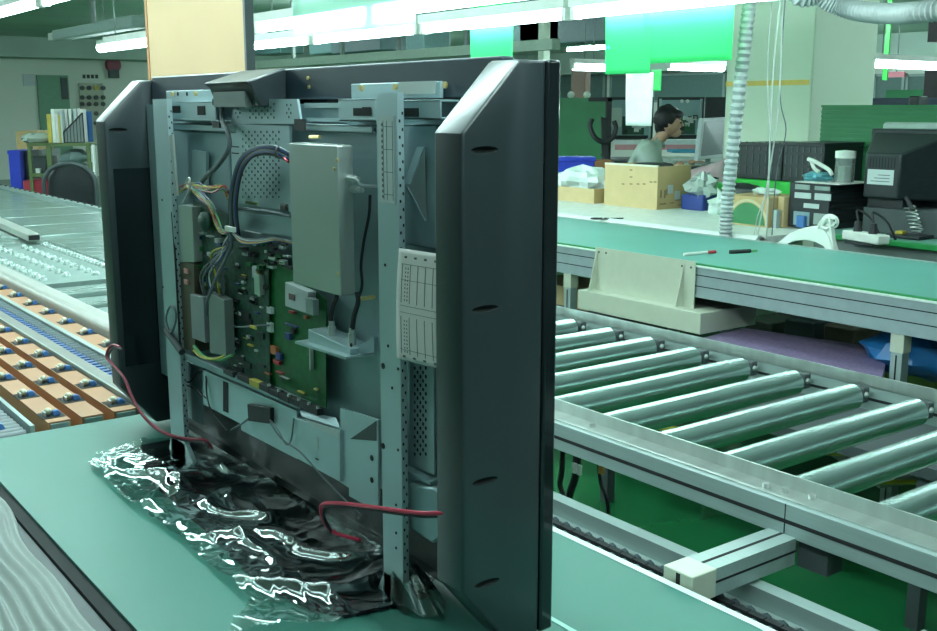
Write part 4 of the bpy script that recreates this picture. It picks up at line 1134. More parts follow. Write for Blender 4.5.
for k in range(5):
    th = 2*math.pi*k/5; e = V((math.cos(th)*.28, .25+math.sin(th)*.28, .07))
    l = MB(Mx).tube((0, .25, .11), e, .025, .015, n=8).build('leg', darkgrey, t)
    MB(Mx).tube(e+V((-.015, 0, -.04)), e+V((.015, 0, -.04)), .03, n=10).build('castor', rubber, l)
tag(toz(MB(), 91.5, 94, 8.8, 0, W(92, 144).z, .03).build('pale_tube', white_m), 'thin pale strip standing between the rack and the left speaker cabinet', 'strip')

dep = _dep
# ================================================================== TABLE BEHIND THE FAR BELT
WZ = .85
t = empty('work_table', (5.0, 6, 0), 'white topped table behind the far belt holding cartons and bags', 'table')
MB().box(4.42, 5.88, 3.45, 9, WZ-.03, WZ).build('table_top', mat('white_top', (.86, .90, .86), .4), t)
MB().tube((4.42, 3.45, WZ-.03), (4.42, 9, WZ-.03), .04, n=14).build('round_edge', mat('edge_bright', (.80, .86, .83), .35), t)
for y in (3.7, 8.6):
    for x in (4.5, 5.8): MB().box(x, x+.05, y, y+.05, 0, WZ-.031).build('leg', alu, t)
# big carton
t = empty('cardboard_box', (5.24, 5.03, WZ), 'large open cardboard box with faint markings on the white table', 'box')
bx0, bx1, by0, by1, zt = 5.09, 5.40, 4.80, 5.285, 1.125
MB().box(bx0, bx0+.006, by0, by1, WZ, zt).build('side_panel', card, t)
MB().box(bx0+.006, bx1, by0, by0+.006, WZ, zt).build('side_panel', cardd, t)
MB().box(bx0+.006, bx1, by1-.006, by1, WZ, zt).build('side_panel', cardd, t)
MB().box(bx1-.006, bx1, by0+.006, by1-.006, WZ, zt).build('side_panel', card, t)
MB().box(bx0+.006, bx1-.006, by0+.006, by1-.006, WZ, WZ+.006).build('bottom_panel', card, t)
MB().box(bx0-.001, bx0+.012, by0, by1, zt-.004, zt+.008).build('rim_tape', mat('rim_pale', (.72, .70, .58), .6), t)
mk = MB()
rs = random.Random(2)
for (px, py) in ((631, 170), (631, 177), (623, 184), (631, 184), (638, 184), (651, 182), (655, 182), (644, 184)):
    p = onx(px, py, bx0-.001); mk.box(bx0-.0012, bx0, p.y-.012, p.y+.012, p.z-.004, p.z+.004)
for (px, py, w, h) in ((661, 194, .012, .05), (665, 194, .012, .05), (667, 192, .01, .04), (663, 204, .06, .008), (672, 203, .04, .006), (678, 200, .05, .006), (680, 205, .04, .006)):
    p = ony(px, py, by0-.001); mk.box(p.x-w/2, p.x+w/2, by0-.0012, by0, p.z-h/2, p.z+h/2)
mk.build('print', mat('print_brown', (.22, .15, .08), .8), t)
lb = MB()
for (px, py) in ((671, 188), (678, 194)):
    p = ony(px, py, by0-.001); lb.box(p.x-.03, p.x+.02, by0-.0016, by0, p.z-.035, p.z+.02)
lb.build('label', sticker, t)
tag(MB().box(5.15, 5.34, 4.88, 5.1, WZ+.007, zt+.012).build('black_foam', black, bevel=.02), 'black pad poking out of the large cardboard box', 'pad')
# low brown carton, white tissue, blue crate
p = onz(592, 203, WZ)
t = empty('low_carton', (5.15, 5.6, WZ), 'low brown open carton left of the large cardboard box', 'box')
lx0 = 5.07; ly0 = onz(591, 204, WZ).y
MB().box(lx0, lx0+.006, ly0, ly0+.62, WZ, WZ+.10).build('side_panel', card, t)
MB().box(lx0+.006, lx0+.3, ly0, ly0+.006, WZ, WZ+.10).build('side_panel', cardd, t)
MB().box(lx0+.3, lx0+.306, ly0, ly0+.62, WZ, WZ+.10).build('side_panel', cardd, t)
MB().box(lx0+.006, lx0+.3, ly0+.614, ly0+.62, WZ, WZ+.10).build('side_panel', cardd, t)
tissue = mat('tissue', (.75, .85, .82), .6)
def crumple(name, c, r, sc, m, seed, label, cat, jit=.7, n=18):
    mb = MB().ball(c, r, sc, n=n, jit=jit, seed=seed); o = mb.build(name, m, smooth=True, angle=25)
    return tag(o, label, cat)
crumple('tissue_heap', (5.22, ly0+.28, WZ+.12), .13, (1, 2.0, .8), tissue, 4, 'crumpled white foam wrap in the low brown carton', 'packaging')
crumple('white_bag', (5.30, 5.42, WZ+.105), .11, (1, 1.1, .8), tissue, 11, 'crumpled white bag between low carton and large cardboard box', 'bag')
a = dep(560, 159, 7.95); b = dep(594, 190, 7.95)
t = empty('blue_crate', V((a.x, a.y, b.z)), 'blue plastic crate behind the low brown carton', 'crate')
y0, y1 = 0, 0
Mx = Matrix.Translation(V((b.x, b.y, WZ+.001)))
Mz = Mx @ Matrix.Rotation(-YAW, 4, 'Z')
MB(Mz).box(-.45, 0, 0, .22, 0, .28).build('crate_body', blued, t, bevel=.01)
MB(Mz).box(-.46, .01, -.01, .23, .255, .285).build('rim', blued, t, bevel=.004)
gr = MB(Mz)
for k in range(5): gr.box(-.40+k*.085, -.39+k*.085, -.005, 0, .03, .24)
gr.build('rib', blued, t)
o = obox(MB(), 595, 160, 612, 189.5, 7.9, .14).build('brown_box', mat('brown_red', (.28, .12, .05), .6), bevel=.01); tag(o, 'reddish brown box right of the blue crate', 'box')
# black hand trolley thing
t = empty('hand_pallet_handle', dep(604, 190, 8.8), 'black looped trolley handle standing before the green partition', 'handle')
pts = [dep(x, y, 8.8) for x, y in ((592, 119), (590, 126), (594, 136), (600, 141), (606, 142), (613, 137), (616, 128), (614, 121))]
MB().path(pts, .020).build('grip_loop', rubber, t)
pts = [dep(x, y, 8.8) for x, y in ((601, 116), (604, 118), (609, 118), (607, 142), (602, 142))]
MB().prism(pts, uy*.05).build('control_head', rubber, t, bevel=.008)
pts = [dep(x, y, 8.8) for x, y in ((601, 140), (608, 140), (616, 266), (610, 266))]
MB().prism(pts, uy*.04).build('shaft', rubber, t)
pts = [dep(x, y, 8.7) for x, y in ((600, 154), (602, 154), (613, 172), (613, 184))]
MB().prism(pts, uy*.01).build('blade', darkgrey, t)
# blue bin, bag
t = empty('blue_bin', (5.33, 4.63, WZ), 'small dark blue bin holding a crumpled plastic bag', 'bin')
MB().box(5.25, 5.42, 4.56, 4.74, WZ, WZ+.10).build('bin_body', mat('navy', (.03, .06, .28), .4), t, bevel=.01)
crumple('clear_bag', (5.33, 4.63, WZ+.14), .095, (1, 1.1, .9), bagfilm, 21, 'crumpled clear bag in the small blue bin', 'bag', .9)
crumple('clear_bag', (5.22, 4.36, WZ+.06), .08, (1.2, 1.1, .9), tissue, 25, 'white crumpled wrap just left of the hanging hose', 'bag', .9)
# pink translucent sheet and black bag
def pk(u, v):
    a = dep(682, 174, 7.4).lerp(dep(727, 157, 7.4), u); b = dep(684, 202, 7.3).lerp(dep(728, 202, 7.3), u)
    p = a.lerp(b, v); p += uy*(.05*math.sin(u*6+v*3)+.03*noise.noise(V((u*5, v*5, 1)))); return p
o = MB().grid(pk, 20, 16).build('pink_film', pinkfilm, angle=80); so = o.modifiers.new('thick', 'SOLIDIFY'); so.thickness = .004
tag(o, 'pink translucent plastic film bunched left of the column', 'film')
p = dep(705, 186, 7.2); crumple('black_bag', (p.x, p.y, p.z), .085, (.9, .9, 1), mat('bag_black', (.012, .02, .02), .2), 31, 'glossy black bag in front of the pink film', 'bag', .6)
p = dep(717, 190, 7.3); tag(MB().box(p.x-.05, p.x+.05, p.y-.05, p.y+.05, WZ, p.z+.05).build('green_cup', brightg, bevel=.01), 'bright green piece half hidden by the hanging hose', 'cup')

# ------------------------------------------------------------------ hoses and cords
def hose(name, pts, r, m, label, sub=22):
    mb = MB().path(pts, r, n=24, sub=sub, rib=.12 if r < .034 else .09)
    return tag(mb.build(name, m, angle=19), label, 'hose')
X = 4.36
hose('corrugated_hose', [onx(751, -40, X), onx(749.5, 0, X), onx(744, 50, X), onx(737, 110, X), onx(731, 165, X), onx(727, 205, X), onx(725.5, 238, X)], .032, hosem, 'grey corrugated hose hanging straight down in front of the column', 16)
X = 3.6
hose('corrugated_duct', [V((X, onx(790, -30, X).y, 2.9)), onx(790, -30, X), onx(822, -3, X+.1), onx(850, 9, X+.15), onx(885, 13.5, X+.1), onx(920, 12, X), onx(965, 5, X), onx(1000, -20, X), V((X, onx(1010, 0, X).y, 2.9))], .036, hosem, 'grey corrugated duct sagging across the top right corner', 18)
cords = [((784, -30), (776, 40), (772, 90), (770, 140), (768, 200), (766, 238)), ((783, -30), (781, 60), (777, 120), (768, 180), (757, 238)), ((775, -30), (768, 50), (768, 100), (770, 150), (767, 190), (758, 215), (754, 236)), ((787, -30), (780, 90), (786, 130), (778, 165), (774, 200), (772, 235))]
for k, c in enumerate(cords):
    tag(MB().path([onx(x, y, 4.40+.02*k) for x, y in c], .0042 if k < 2 else .003, n=6).build('power_cable', whitew if k < 3 else greyw), 'thin white cord hanging before the column, %s of four from top left' % ORD[[2, 1, 0, 3][k]] if k < 3 else 'thin grey cord hanging before the column beside the white ones', 'cord')

# ================================================================== GREEN BENCH AT RIGHT
GZ = .86
t = empty('green_bench', (5.2, 2.6, 0), 'grey-green bench with bright green edge at the right', 'table')
MB().box(4.78, 6.0, .6, 3.42, GZ-.025, GZ).build('bench_top', mat('bench_top', (.16, .36, .30), .45), t)
eg = MB().box(4.755, 4.7798, .6, 3.05, GZ-.028, GZ+.001); eg.box(4.77, 4.7798, 3.06, 3.42, GZ-.028, GZ+.001); eg.build('bench_edge', mat('bench_green', (.02, .26, .07), .45), t, bevel=.006)
MB().box(4.80, 4.83, .6, 3.40, GZ-.12, GZ-.026).build('apron', midgrey, t)
for y in (.8, 3.3):
    for x in (4.85, 5.9): MB().box(x, x+.05, y, y+.05, 0, GZ-.026).build('leg', darkgrey, t)
p = onx(857, 242, 4.754); MB().box(4.750, 4.7545, p.y-.09, p.y+.07, p.z-.014, p.z+.012).build('switch_plate', darkgrey, t, bevel=.001)
# organizer
ox0 = 4.9; oy0 = 3.39; oy1 = 3.645; oz1 = 1.10
t = empty('drawer_organizer', (5.0, 3.5, GZ), 'black drawer organizer with window slots on the bench', 'organizer')
og = MB().box(ox0, ox0+.35, oy0, oy1, GZ, oz1); og.build('body', black, t, bevel=.004)
for (a, b, m, nm) in (((795.5, 184), (810, 190), mat('clear_grey', (.30, .36, .34), .3), 'window'), ((815, 186), (830, 191), mat('clear_grey2', (.26, .32, .30), .3), 'window'), ((795, 192), (811, 199), sticker, 'drawer_label'), ((815, 193), (831, 201), sticker, 'drawer_label'), ((804, 203), (819, 209), sticker, 'drawer_label'), ((794, 211), (809, 226), mat('slot_blue', (.25, .36, .40), .3), 'window'), ((814, 213), (831, 226), mat('clear_grey', (.3, .36, .34), .3), 'window')):
    q = onx(*a, ox0); r = onx(*b, ox0); MB().box(ox0-.003, ox0+.001, r.y, q.y, r.z, q.z).build(nm, m, t, bevel=.001)
p = onx(803, 219, ox0-.004); tag(MB().box(ox0-.03, ox0-.0045, p.y-.025, p.y+.025, GZ+.001, p.z+.02).build('blue_bottle_cap', bluep, bevel=.004), 'small blue cap before the black organizer', 'cap')
sl = MB()
for k in range(5): sl.box(ox0+.02, ox0+.33, oy0-.0015, oy0, GZ+.03+k*.04, GZ+.045+k*.04)
sl.build('side_groove', hole, t)
tag(MB().box(ox0-.01, ox0+.30, oy0-.06, oy1-.04, oz1+.001, oz1+.006).build('paper_sheet', paper), 'white paper lying on the black organizer under the jar', 'paper')
crumple('blue_cloth', (5.0, oy1-.10, oz1+.030), .05, (1, 1.6, .5), mat('cyan_bag', (.14, .42, .50), .4), 41, 'light blue plastic wrap on the black organizer', 'bag')
ph = empty('handset', (5.0, oy1-.13, oz1+.06), 'white curved handset lying on the blue wrap', 'handset')
MB().path([onx(808, 159, 4.97), onx(814, 161, 4.97), onx(821, 165, 4.97), onx(829, 170, 4.97), onx(832, 175, 4.97)], .011, n=10).build('grip', white_m, ph)
MB().path([onx(811, 160, 4.97), onx(814, 168, 4.97), onx(819, 172, 4.97)], .010, n=10).build('earpiece', white_m, ph)
a = onx(832, 150, 5.0); b = onx(847, 178, 5.0); cyy = (a.y+b.y)/2; r = (a.y-b.y)/2
jt = empty('plastic_jar', (5.05, cyy, oz1+.007), 'clear plastic jar with white lid on the black organizer', 'jar')
jz = oz1+.007; jh = a.z-jz
MB().lathe((5.05, cyy, jz), [(.001, 0), (r, 0), (r, jh*.72), (r*.94, jh*.74)], n=24).build('jar_body', clearjar, jt)
MB().lathe((5.05, cyy, jz+jh*.75), [(r*1.04, 0), (r*1.04, jh*.22), (.001, jh*.25)], n=24).build('lid', white_m, jt)
MB().box(5.02, 5.08, cyy-.02, cyy+.02, jz+.002, jz+jh*.5).build('contents', mat('jar_contents', (.36, .42, .38), .6), jt)
p = onx(848, 172, 5.1); tag(MB().box(5.1, 5.13, p.y-.02, p.y+.02, oz1+.007, p.z+.03).build('tan_bottle', cardd, bevel=.004), 'small tan block behind the clear jar', 'block')
# CRT monitor seen from behind
t = empty('crt_monitor', (5.1, 3.05, 1.04), 'big black tube monitor seen from behind on the bench', 'monitor')
m0 = 4.98
f0 = [onx(x, y, m0) for x, y in ((866, 153), (901, 153), (905, 200), (866, 197))]
zz0 = f0[2].z; zz1 = f0[0].z; ya_, yb_ = f0[1].y, f0[0].y
back = [V((m0, ya_, zz0)), V((m0, yb_, zz0)), V((m0, yb_, zz1)), V((m0, ya_, zz1))]
fr_ = [V((m0+.26, ya_-.13, zz0-.02)), V((m0+.26, yb_+.13, zz0-.02)), V((m0+.26, yb_+.13, zz1+.10)), V((m0+.26, ya_-.13, zz1+.10))]
mb = MB().add(back+fr_, [(3, 2, 1, 0), (4, 5, 6, 7), (0, 1, 5, 4), (1, 2, 6, 5), (2, 3, 7, 6), (3, 0, 4, 7)])
mb.build('rear_shell', black, t, bevel=.010, seg=3)
MB().box(m0+.262, m0+.34, ya_-.15, yb_+.15, zz0-.06, zz1+.12).build('front_frame', black, t, bevel=.012)
a = onx(868, 169, m0); b = onx(893, 185.5, m0)
lbm = MB().box(m0-.0012, m0+.001, b.y, a.y, b.z, a.z)
for k in range(3): lbm.box(m0-.002, m0-.0011, b.y+.02, a.y-.02-.02*k, b.z+.015+.016*k, b.z+.019+.016*k, m=1)
lbm.build('label', [sticker, ink], t)
vm = MB()
for k in range(9): y = ya_+.03+k*(yb_-ya_-.06)/8; vm.box(m0-.001, m0+.001, y-.003, y+.003, zz1-.07, zz1-.02)
vm.build('vent', hole, t)
MB().box(m0+.05, m0+.26, ya_-.0, yb_-.0, zz0-.05, zz0-.0).build('swivel_stand', black, t)
# black box under the monitor
t2 = tag(MB().box(4.99, 5.40, ya_-.42, yb_-.0, GZ, zz0-.051).build('desktop_case', darkgrey, bevel=.006), 'dark desktop case beneath the tube monitor', 'computer')
# beige monitor beyond
a = onx(882, 122, 5.6); b = onx(960, 140, 5.6)
t = empty('beige_monitor', (5.6, a.y-.2, 1.05), 'pale grey monitor peeking up behind the black tube monitor', 'monitor')
MB().box(5.6, 5.66, b.y, a.y, 1.10, a.z).build('front_frame', mat('beige_grey', (.46, .54, .52), .5), t, bevel=.02, seg=3)
MB().box(5.59, 5.60, b.y+.03, a.y-.05, a.z-.085, a.z-.03).build('rear_band', mat('beige_grey2', (.34, .42, .41), .5), t, bevel=.003)
MB().box(5.56, 5.72, b.y+.1, a.y-.1, GZ, 1.10).build('stand', darkgrey, t)
# power strip with plugs
q0 = onz(842, 231, GZ+.04); q1 = onz(878, 237, GZ+.04)
t = empty('power_strip', (q0.x, q0.y, GZ), 'white power strip with black plugs on the bench', 'power strip')
v_ = V((q1.x-q0.x, q1.y-q0.y, 0)); L = v_.length; v_.normalize(); nn_ = V((-v_.y, v_.x, 0))
pA = V((q0.x, q0.y, GZ+.001))
MB().prism([pA-nn_*.0, pA+v_*L, pA+v_*L+nn_*.07, pA+nn_*.07], (0, 0, .045)).build('strip_body', white_m, t, bevel=.006)
for s in (.3, .72):
    c = pA+v_*L*s+nn_*.03+V((0, 0, .045))
    g = MB().tube(c, c+V((0, 0, .05)), .022, .016, n=10).build('plug', rubber, t)
    MB().path([c+V((0, 0, .05)), c+V((.02, .02, .10)), c+V((.06, -.03, .06)), c+V((.10, -.06, -.03))], .006).build('cord', rubber, g)
# curved white lamp arm leaning on the belt edge
t = empty('curved_lamp_arm', onz(800, 248, GZ), 'white curved plastic stand and arm behind the far belt', 'stand')
X = 4.30
arch = [(777, 243), (781, 238), (790, 232), (802, 228), (812, 226), (820, 228), (826, 232), (832, 252), (826, 252), (822, 247), (815, 243), (804, 241), (793, 241), (786, 246)]
arch = [(776, 244), (790, 233), (803, 228), (813, 226), (822, 229), (828, 236), (833, 252), (827, 252), (823, 246), (815, 242), (805, 240), (794, 241), (786, 245)]
MB().prism([onx(x, y, X) for x, y in arch], (.05, 0, 0)).build('curved_foot', white_m, t, bevel=.004)
MB().prism([onx(x, y, X+.01) for x, y in ((826, 216), (829, 216), (834, 252), (827, 252))], (.03, 0, 0)).build('arm', white_m, t, bevel=.003)
for s in range(3):
    pts = [onx(828+8*math.cos(k*.7+s)*(.6+.2*s)+2, 222+7*math.sin(k*.7+s)*(.6+.2*s), X+.02+.01*s) for k in range(9)]
    MB().path(pts, .0055).build('cord_loop', white_m, t)
MB().path([onx(818, 228, X), onx(821, 222, X), onx(826, 219, X), onx(822, 226, X), onx(828, 229, X)], .008).build('cord_knot', white_m, t)
# soldering iron stand
c0 = onz(907, 238, GZ)
t = empty('soldering_stand', (c0.x, c0.y, GZ), 'black soldering iron stand with coiled wire holder', 'tool stand')
MB().box(c0.x-.06, c0.x+.08, c0.y-.10, c0.y+.08, GZ+.001, GZ+.018).build('base', black, t, bevel=.005)
pts = []
for k in range(60):
    th = k*.75; s = k/60; cc = c0+V((.02, -.045+.06*s, .05+.10*s)); r = .028
    pts.append(V((cc.x+math.cos(th)*r, cc.y+math.sin(th)*r, GZ+.03+.13*s)))
MB().path(pts, .003, n=6, sub=2).build('coil', silver, t)
MB().box(c0.x-.03, c0.x+.01, c0.y+.01, c0.y+.05, GZ+.018, GZ+.035).build('sponge', yellow, t, bevel=.004)
MB().tube((c0.x, c0.y-.02, GZ+.14), (c0.x+.01, c0.y+.03, GZ+.20), .012, .009, n=10).build('iron_handle', rubber, t)
# cartons with green print left of organizer
t = empty('printed_carton', (5.0, 3.86, WZ), 'brown carton with a dark green leaf print beside the hose', 'box')
c1 = onz(762, 228, WZ)
q = MB().box(4.80, 5.1, 3.70, 3.99, WZ, WZ+.165).build('side_panel', cardd, t, bevel=.003)
gp = MB().add([(4.7985, 3.84+.12*math.cos(th), WZ+.01+.12*math.sin(th)) for th in [math.pi*k/16 for k in range(17)]], [tuple(range(17))])
gp.build('green_print', mat('print_green', (.05, .22, .09), .7), t)
gp = MB().add([(4.7978, 3.84+.14*math.cos(th), WZ+.01+.14*math.sin(th)) for th in [math.pi*k/16 for k in range(17)]]+[(4.7978, 3.84+.125*math.cos(th), WZ+.01+.125*math.sin(th)) for th in [math.pi*(16-k)/16 for k in range(17)]], [tuple(range(34))])
gp.build('print_arc', mat('print_tan', (.62, .55, .34), .7), t)
crumple('white_foam', (4.95, 3.84, WZ+.18), .05, (1, 1.6, .5), tissue, 51, 'white foam scrap on top of the leaf printed carton', 'packaging')
tag(MB().box(4.87, 5.1, 3.655, 3.695, WZ, WZ+.17).build('plain_carton', card, bevel=.004), 'plain tan carton between leaf printed carton and organizer', 'box')
tag(MB().box(4.82, 4.855, 3.66, 3.69, WZ, WZ+.10).build('silver_box', mat('greybox', (.40, .47, .46), .4), bevel=.003), 'small grey box in front of the plain tan carton', 'box')
tag(MB().box(5.52, 5.87, 3.95, 4.56, WZ, onx(738, 178, 5.55).z-.002).build('green_tray', brightg, bevel=.008), 'bright green tray beneath the black crates', 'tray')
p = onx(742, 190, 5.3); crumple('black_cushion', (5.35, p.y+.03, p.z-.03), .10, (1, 1.6, .7), black, 61, 'dark rounded shape behind the leaf printed carton', 'bag', .2)
# black ventilated crates
for k, (pa, pb, lab) in enumerate((((738, 143), (781, 178), 'black slotted crate standing left before the column'), ((784, 143), (823, 177), 'black slotted crate standing right before the column'))):
    X = 5.55
    a = onx(*pa, X); b = onx(*pb, X); t = empty('slotted_crate', (X, (a.y+b.y)/2, b.z), lab, 'crate')
    z0 = onx(738, 178, X).z
    MB().box(X, X+.4, b.y, a.y, z0, a.z).build('crate_body', black, t, bevel=.006)
    gm = MB()
    n_ = 7
    for i in range(n_):
        y = b.y+.02+(a.y-b.y-.04)*i/(n_-1)
        for j in range(3): gm.box(X-.004, X-.0005, y-.006, y+.004, z0+.03+j*.075, z0+.085+j*.075)
    gm.build('slot_rib', mat('crate_rib', (.06, .08, .08), .4), t)
    MB().box(X-.01, X+.41, b.y-.004, a.y+.004, a.z-.015, a.z+.006).build('rim', black, t, bevel=.003)
# green louvred partition
a = onx(822, 107, 5.95); b = onx(1000, 195, 5.95)
t = empty('green_partition', (5.97, (a.y+b.y)/2, 0), 'green partition with fine horizontal ribs behind the monitor', 'partition')
gb = MB().box(5.95, 6.0, b.y, a.y, 0, a.z)
for k in range(22): z = a.z-.03-k*.028; gb.box(5.945, 5.95, b.y, a.y, z-.009, z+.009)
gb.build('partition_panel', greenp, t, bevel=.002)
MB().box(5.94, 6.01, b.y, a.y, a.z, a.z+.012).build('top_rail', beltedge, t)
# green partition behind the right cabinet
a = onx(555, 98, 7.9); b = onx(605, 160, 7.9)
t = empty('green_partition', (7.9, (a.y+b.y)/2, 0), 'plain green partition just right of the television cabinet', 'partition')
MB().box(7.9, 7.94, b.y, a.y+.1, 0, a.z).build('partition_panel', greenp, t)
MB().box(7.89, 7.95, b.y-.03, b.y, 0, a.z+.0).build('end_post', rubber, t)
MB().box(7.88, 7.96, b.y-.03, b.y+.25, a.z-.04, a.z+.001).build('clamp', rubber, t)
for k, px in enumerate((571, 587)):
    p = onx(px, 95, 7.92); MB().ball((7.92, p.y, a.z+.03), .04, n=12).build('knob', white_m, t)
p = onx(578, 84, 10); tag(MB().box(10, 10.1, p.y-.14, p.y+.14, .0, p.z+.22).build('brown_cabinet', mat('brown_cab', (.14, .08, .05), .5), bevel=.01), 'tall brown cabinet behind the plain green partition', 'cabinet')

# ================================================================== BACKGROUND TELEVISIONS AND BENCH
def far_tv(px0, py0, px1, py1, d, label, seed, dark=False):
    a = dep(px0, py0, d); b = dep(px1, py1, d); w = (b-a).dot(ux); h = a.z-b.z
    M = Matrix.Translation(V((a.x, a.y, b.z))) @ Matrix.Rotation(-YAW, 4, 'Z')
    t = empty('television', V((a.x, a.y, b.z)), label, 'television')
    MB(M).box(0, w, .06, .10, 0, h).build('bezel', black, t, bevel=.006)
    if dark: return t
    MB(M).box(w*.06, w*.92, .03, .06, h*.1, h*.93).build('chassis_plate', galv, t, bevel=.004)
    MB(M).box(w*.03, w*.07, .02, .06, 0, h*.96).build('upright', galv2, t); MB(M).box(w*.90, w*.94, .02, .06, 0, h*.96).build('upright', galv2, t)
    bd = MB(M).box(w*.35, w*.8, .02, .03, h*.12, h*.55).build('circuit_board', pcb2, t)
    r2 = random.Random(seed)
    for k in range(10):
        x = r2.uniform(.36, .76)*w; z = r2.uniform(.15, .5)*h
        MB(M).box(x, x+.05, .005, .0195, z, z+.04).build('component', r2.choice([chipm, sticker, silver, pcb]), bd)
    MB(M).box(w*.12, w*.33, .0, .03, h*.3, h*.75).build('shield_box', shield if seed == 1 else darkgrey, t)
    for k in (.5, .62): MB(M).ball((w*k, .02, h*.90), .02, n=8).build('knob', white_m, t)
    return t
far_tv(606, 97, 655, 140, 11.5, 'back of an opened television behind the white paper strip', 1)
far_tv(659, 97, 706, 139.5, 11.3, 'back of an opened television behind the seated person', 2)
far_tv(707, 97, 742, 139.5, 11.2, 'plain dark screen left of the column', 3, True)
a = dep(615, 141, 11.0); b = dep(745, 141, 11.0); w = (b-a).dot(ux)
M = Matrix.Translation(V((a.x, a.y, 0))) @ Matrix.Rotation(-YAW, 4, 'Z')
t = empty('repair_bench', V((a.x, a.y, 0)), 'bench with white and pink front edge behind the seated person', 'table')
zb_ = a.z
MB(M).box(0, w, 0, .9, zb_-.03, zb_).build('bench_top', white_m, t)
MB(M).box(0, w, -.02, 0, zb_-.035, zb_+.01).build('edge_strip', mat('edge_w', (.7, .75, .75), .4), t)
MB(M).box(0, w, -.02, 0, zb_-.09, zb_-.036).build('edge_strip', mat('edge_pink', (.62, .30, .32), .5), t)
MB(M).box(0, w, .0, .9, .0, zb_-.2).build('under_cabinet', darkgrey, t)
tag(obox(MB(), 672, 150, 700, 153, 10.6, .3).build('blue_tray', mat('sky_tray', (.06, .34, .55), .5), bevel=.01), 'sky blue tray on the table behind the seated person', 'tray')
# far desk of the seated person
a = dep(596, 164, 8.9); b = dep(745, 164, 8.9); w = (b-a).dot(ux)
dz = dep(690, 162, 8.9).z
M = Matrix.Translation(V((a.x, a.y, 0)) + uy*.0) @ Matrix.Rotation(-YAW, 4, 'Z')
px_ = (dep(678, 160, 8.9)-a).dot(ux)
t = empty('desk', V((a.x, a.y, 0)), 'desk the seated person works at, left of the column', 'table')
MB(M).box(px_, w, -.1, 1.0, dz-.03, dz).build('desk_top', mat('desk_pale', (.50, .58, .52), .5), t)
MB(M).box(px_+.02, w, 0.85, .9, 0, dz-.031).build('desk_back', midgrey, t)
MB(M).box(w-.05, w-.01, -.05, .85, 0, dz-.031).build('leg_panel', midgrey, t)
o = MB(M).box(px_+.02, px_+.26, .12, .42, dz+.001, dz+.006).build('paper_sheet', paper); tag(o, 'white paper under the hand of the seated person', 'paper')
# LCD monitor facing left
sc = (dep(700, 160, 8.6)-a).dot(ux)
t = empty('flat_monitor', dep(708, 163, 8.6), 'flat monitor with pale frame standing between person and column', 'monitor')
pA = [dep(x, y, d) for x, y, d in ((698, 160, 8.45), (703, 118, 8.5), (726, 117, 8.75), (724, 157, 8.7))]
nrm = (pA[1]-pA[0]).cross(pA[2]-pA[0]).normalized()
if nrm.dot(FW) < 0: nrm = -nrm
MB().prism(pA, nrm*.04).build('frame', mat('lcd_frame', (.42, .48, .50), .4), t, bevel=.004)
ce = sum(pA, V((0, 0, 0)))/4
pB = [ce+(p-ce)*.84-nrm*.002 for p in pA]
MB().prism(pB, nrm*.001).build('screen', mat('lcd_dark', (.05, .10, .10), .3), t)
b0 = (pA[0]+pA[3])/2+nrm*.03
MB().tube(b0+V((0, 0, .05)), V((b0.x, b0.y, dz+.01)), .02).build('stand', midgrey, t)
MB().tube(V((b0.x, b0.y, dz+.0005)), V((b0.x, b0.y, dz+.012)), .10, n=20).build('base', midgrey, t)
# right background clutter
p = onx(880, 100, 9); tag(MB().box(9, 9.4, onx(921, 100, 9).y, onx(866, 100, 9).y, 0, onx(880, 98, 9).z).build('dark_console', mat('navy_dark', (.04, .06, .10), .5), bevel=.01), 'dark blue console top behind the green partition at right', 'console')
a = onx(905, 95, 8.8); tag(MB().box(8.8, 8.95, onx(919, 95, 8.8).y, onx(909, 95, 8.8).y, 0, onx(910, 96, 8.8).z).build('black_speaker', black, bevel=.01), 'small black box on the console behind the green partition', 'box')
a = onx(890, 90, 12); tag(MB().box(12, 12.1, onx(925, 90, 12).y, onx(886, 90, 12).y, 0, onx(890, 90, 12).z).build('green_partition', greenp), 'distant green screen at the right above the partition', 'partition')
a = onx(888, 72, 14); b = onx(904, 77, 14)
t = empty('hanging_sign', (14, (a.y+b.y)/2, a.z), 'tiny red sign hanging far away at right', 'sign')
MB().box(14, 14.03, b.y, a.y, b.z, a.z).build('sign_face', mat('sign_red', (.6, .2, .25), .5), t)
MB().tube((14.01, (a.y+b.y)/2, a.z), (14.01, (a.y+b.y)/2, 2.9), .01).build('hanging_rod', midgrey, t)
a = onx(885, 70, 13); tag(MB().box(13, 13.03, a.y-.03, a.y+.03, onx(885, 80, 13).z, 2.9).build('green_strip', brightg), 'narrow bright green strip hanging beside the red sign', 'strip')
a = onx(926, 62, 9.5); tag(MB().box(9.5, 9.9, onx(975, 50, 9.5).y, onx(926, 50, 9.5).y, 0, onx(926, 70, 9.5).z-0.0).build('brown_cabinet', mat('brown_dk', (.05, .04, .045), .5), bevel=.01), 'dark brown cabinet at the right frame edge', 'cabinet')
a = onx(931, 20, 9.5); tag(MB().box(9.5, 9.8, a.y-.6, a.y+.02, onx(931, 42, 9.5).z, 2.9).build('brown_duct', mat('brown_dk2', (.07, .06, .07), .5)), 'dark brown duct box under the ceiling at the right edge', 'duct')
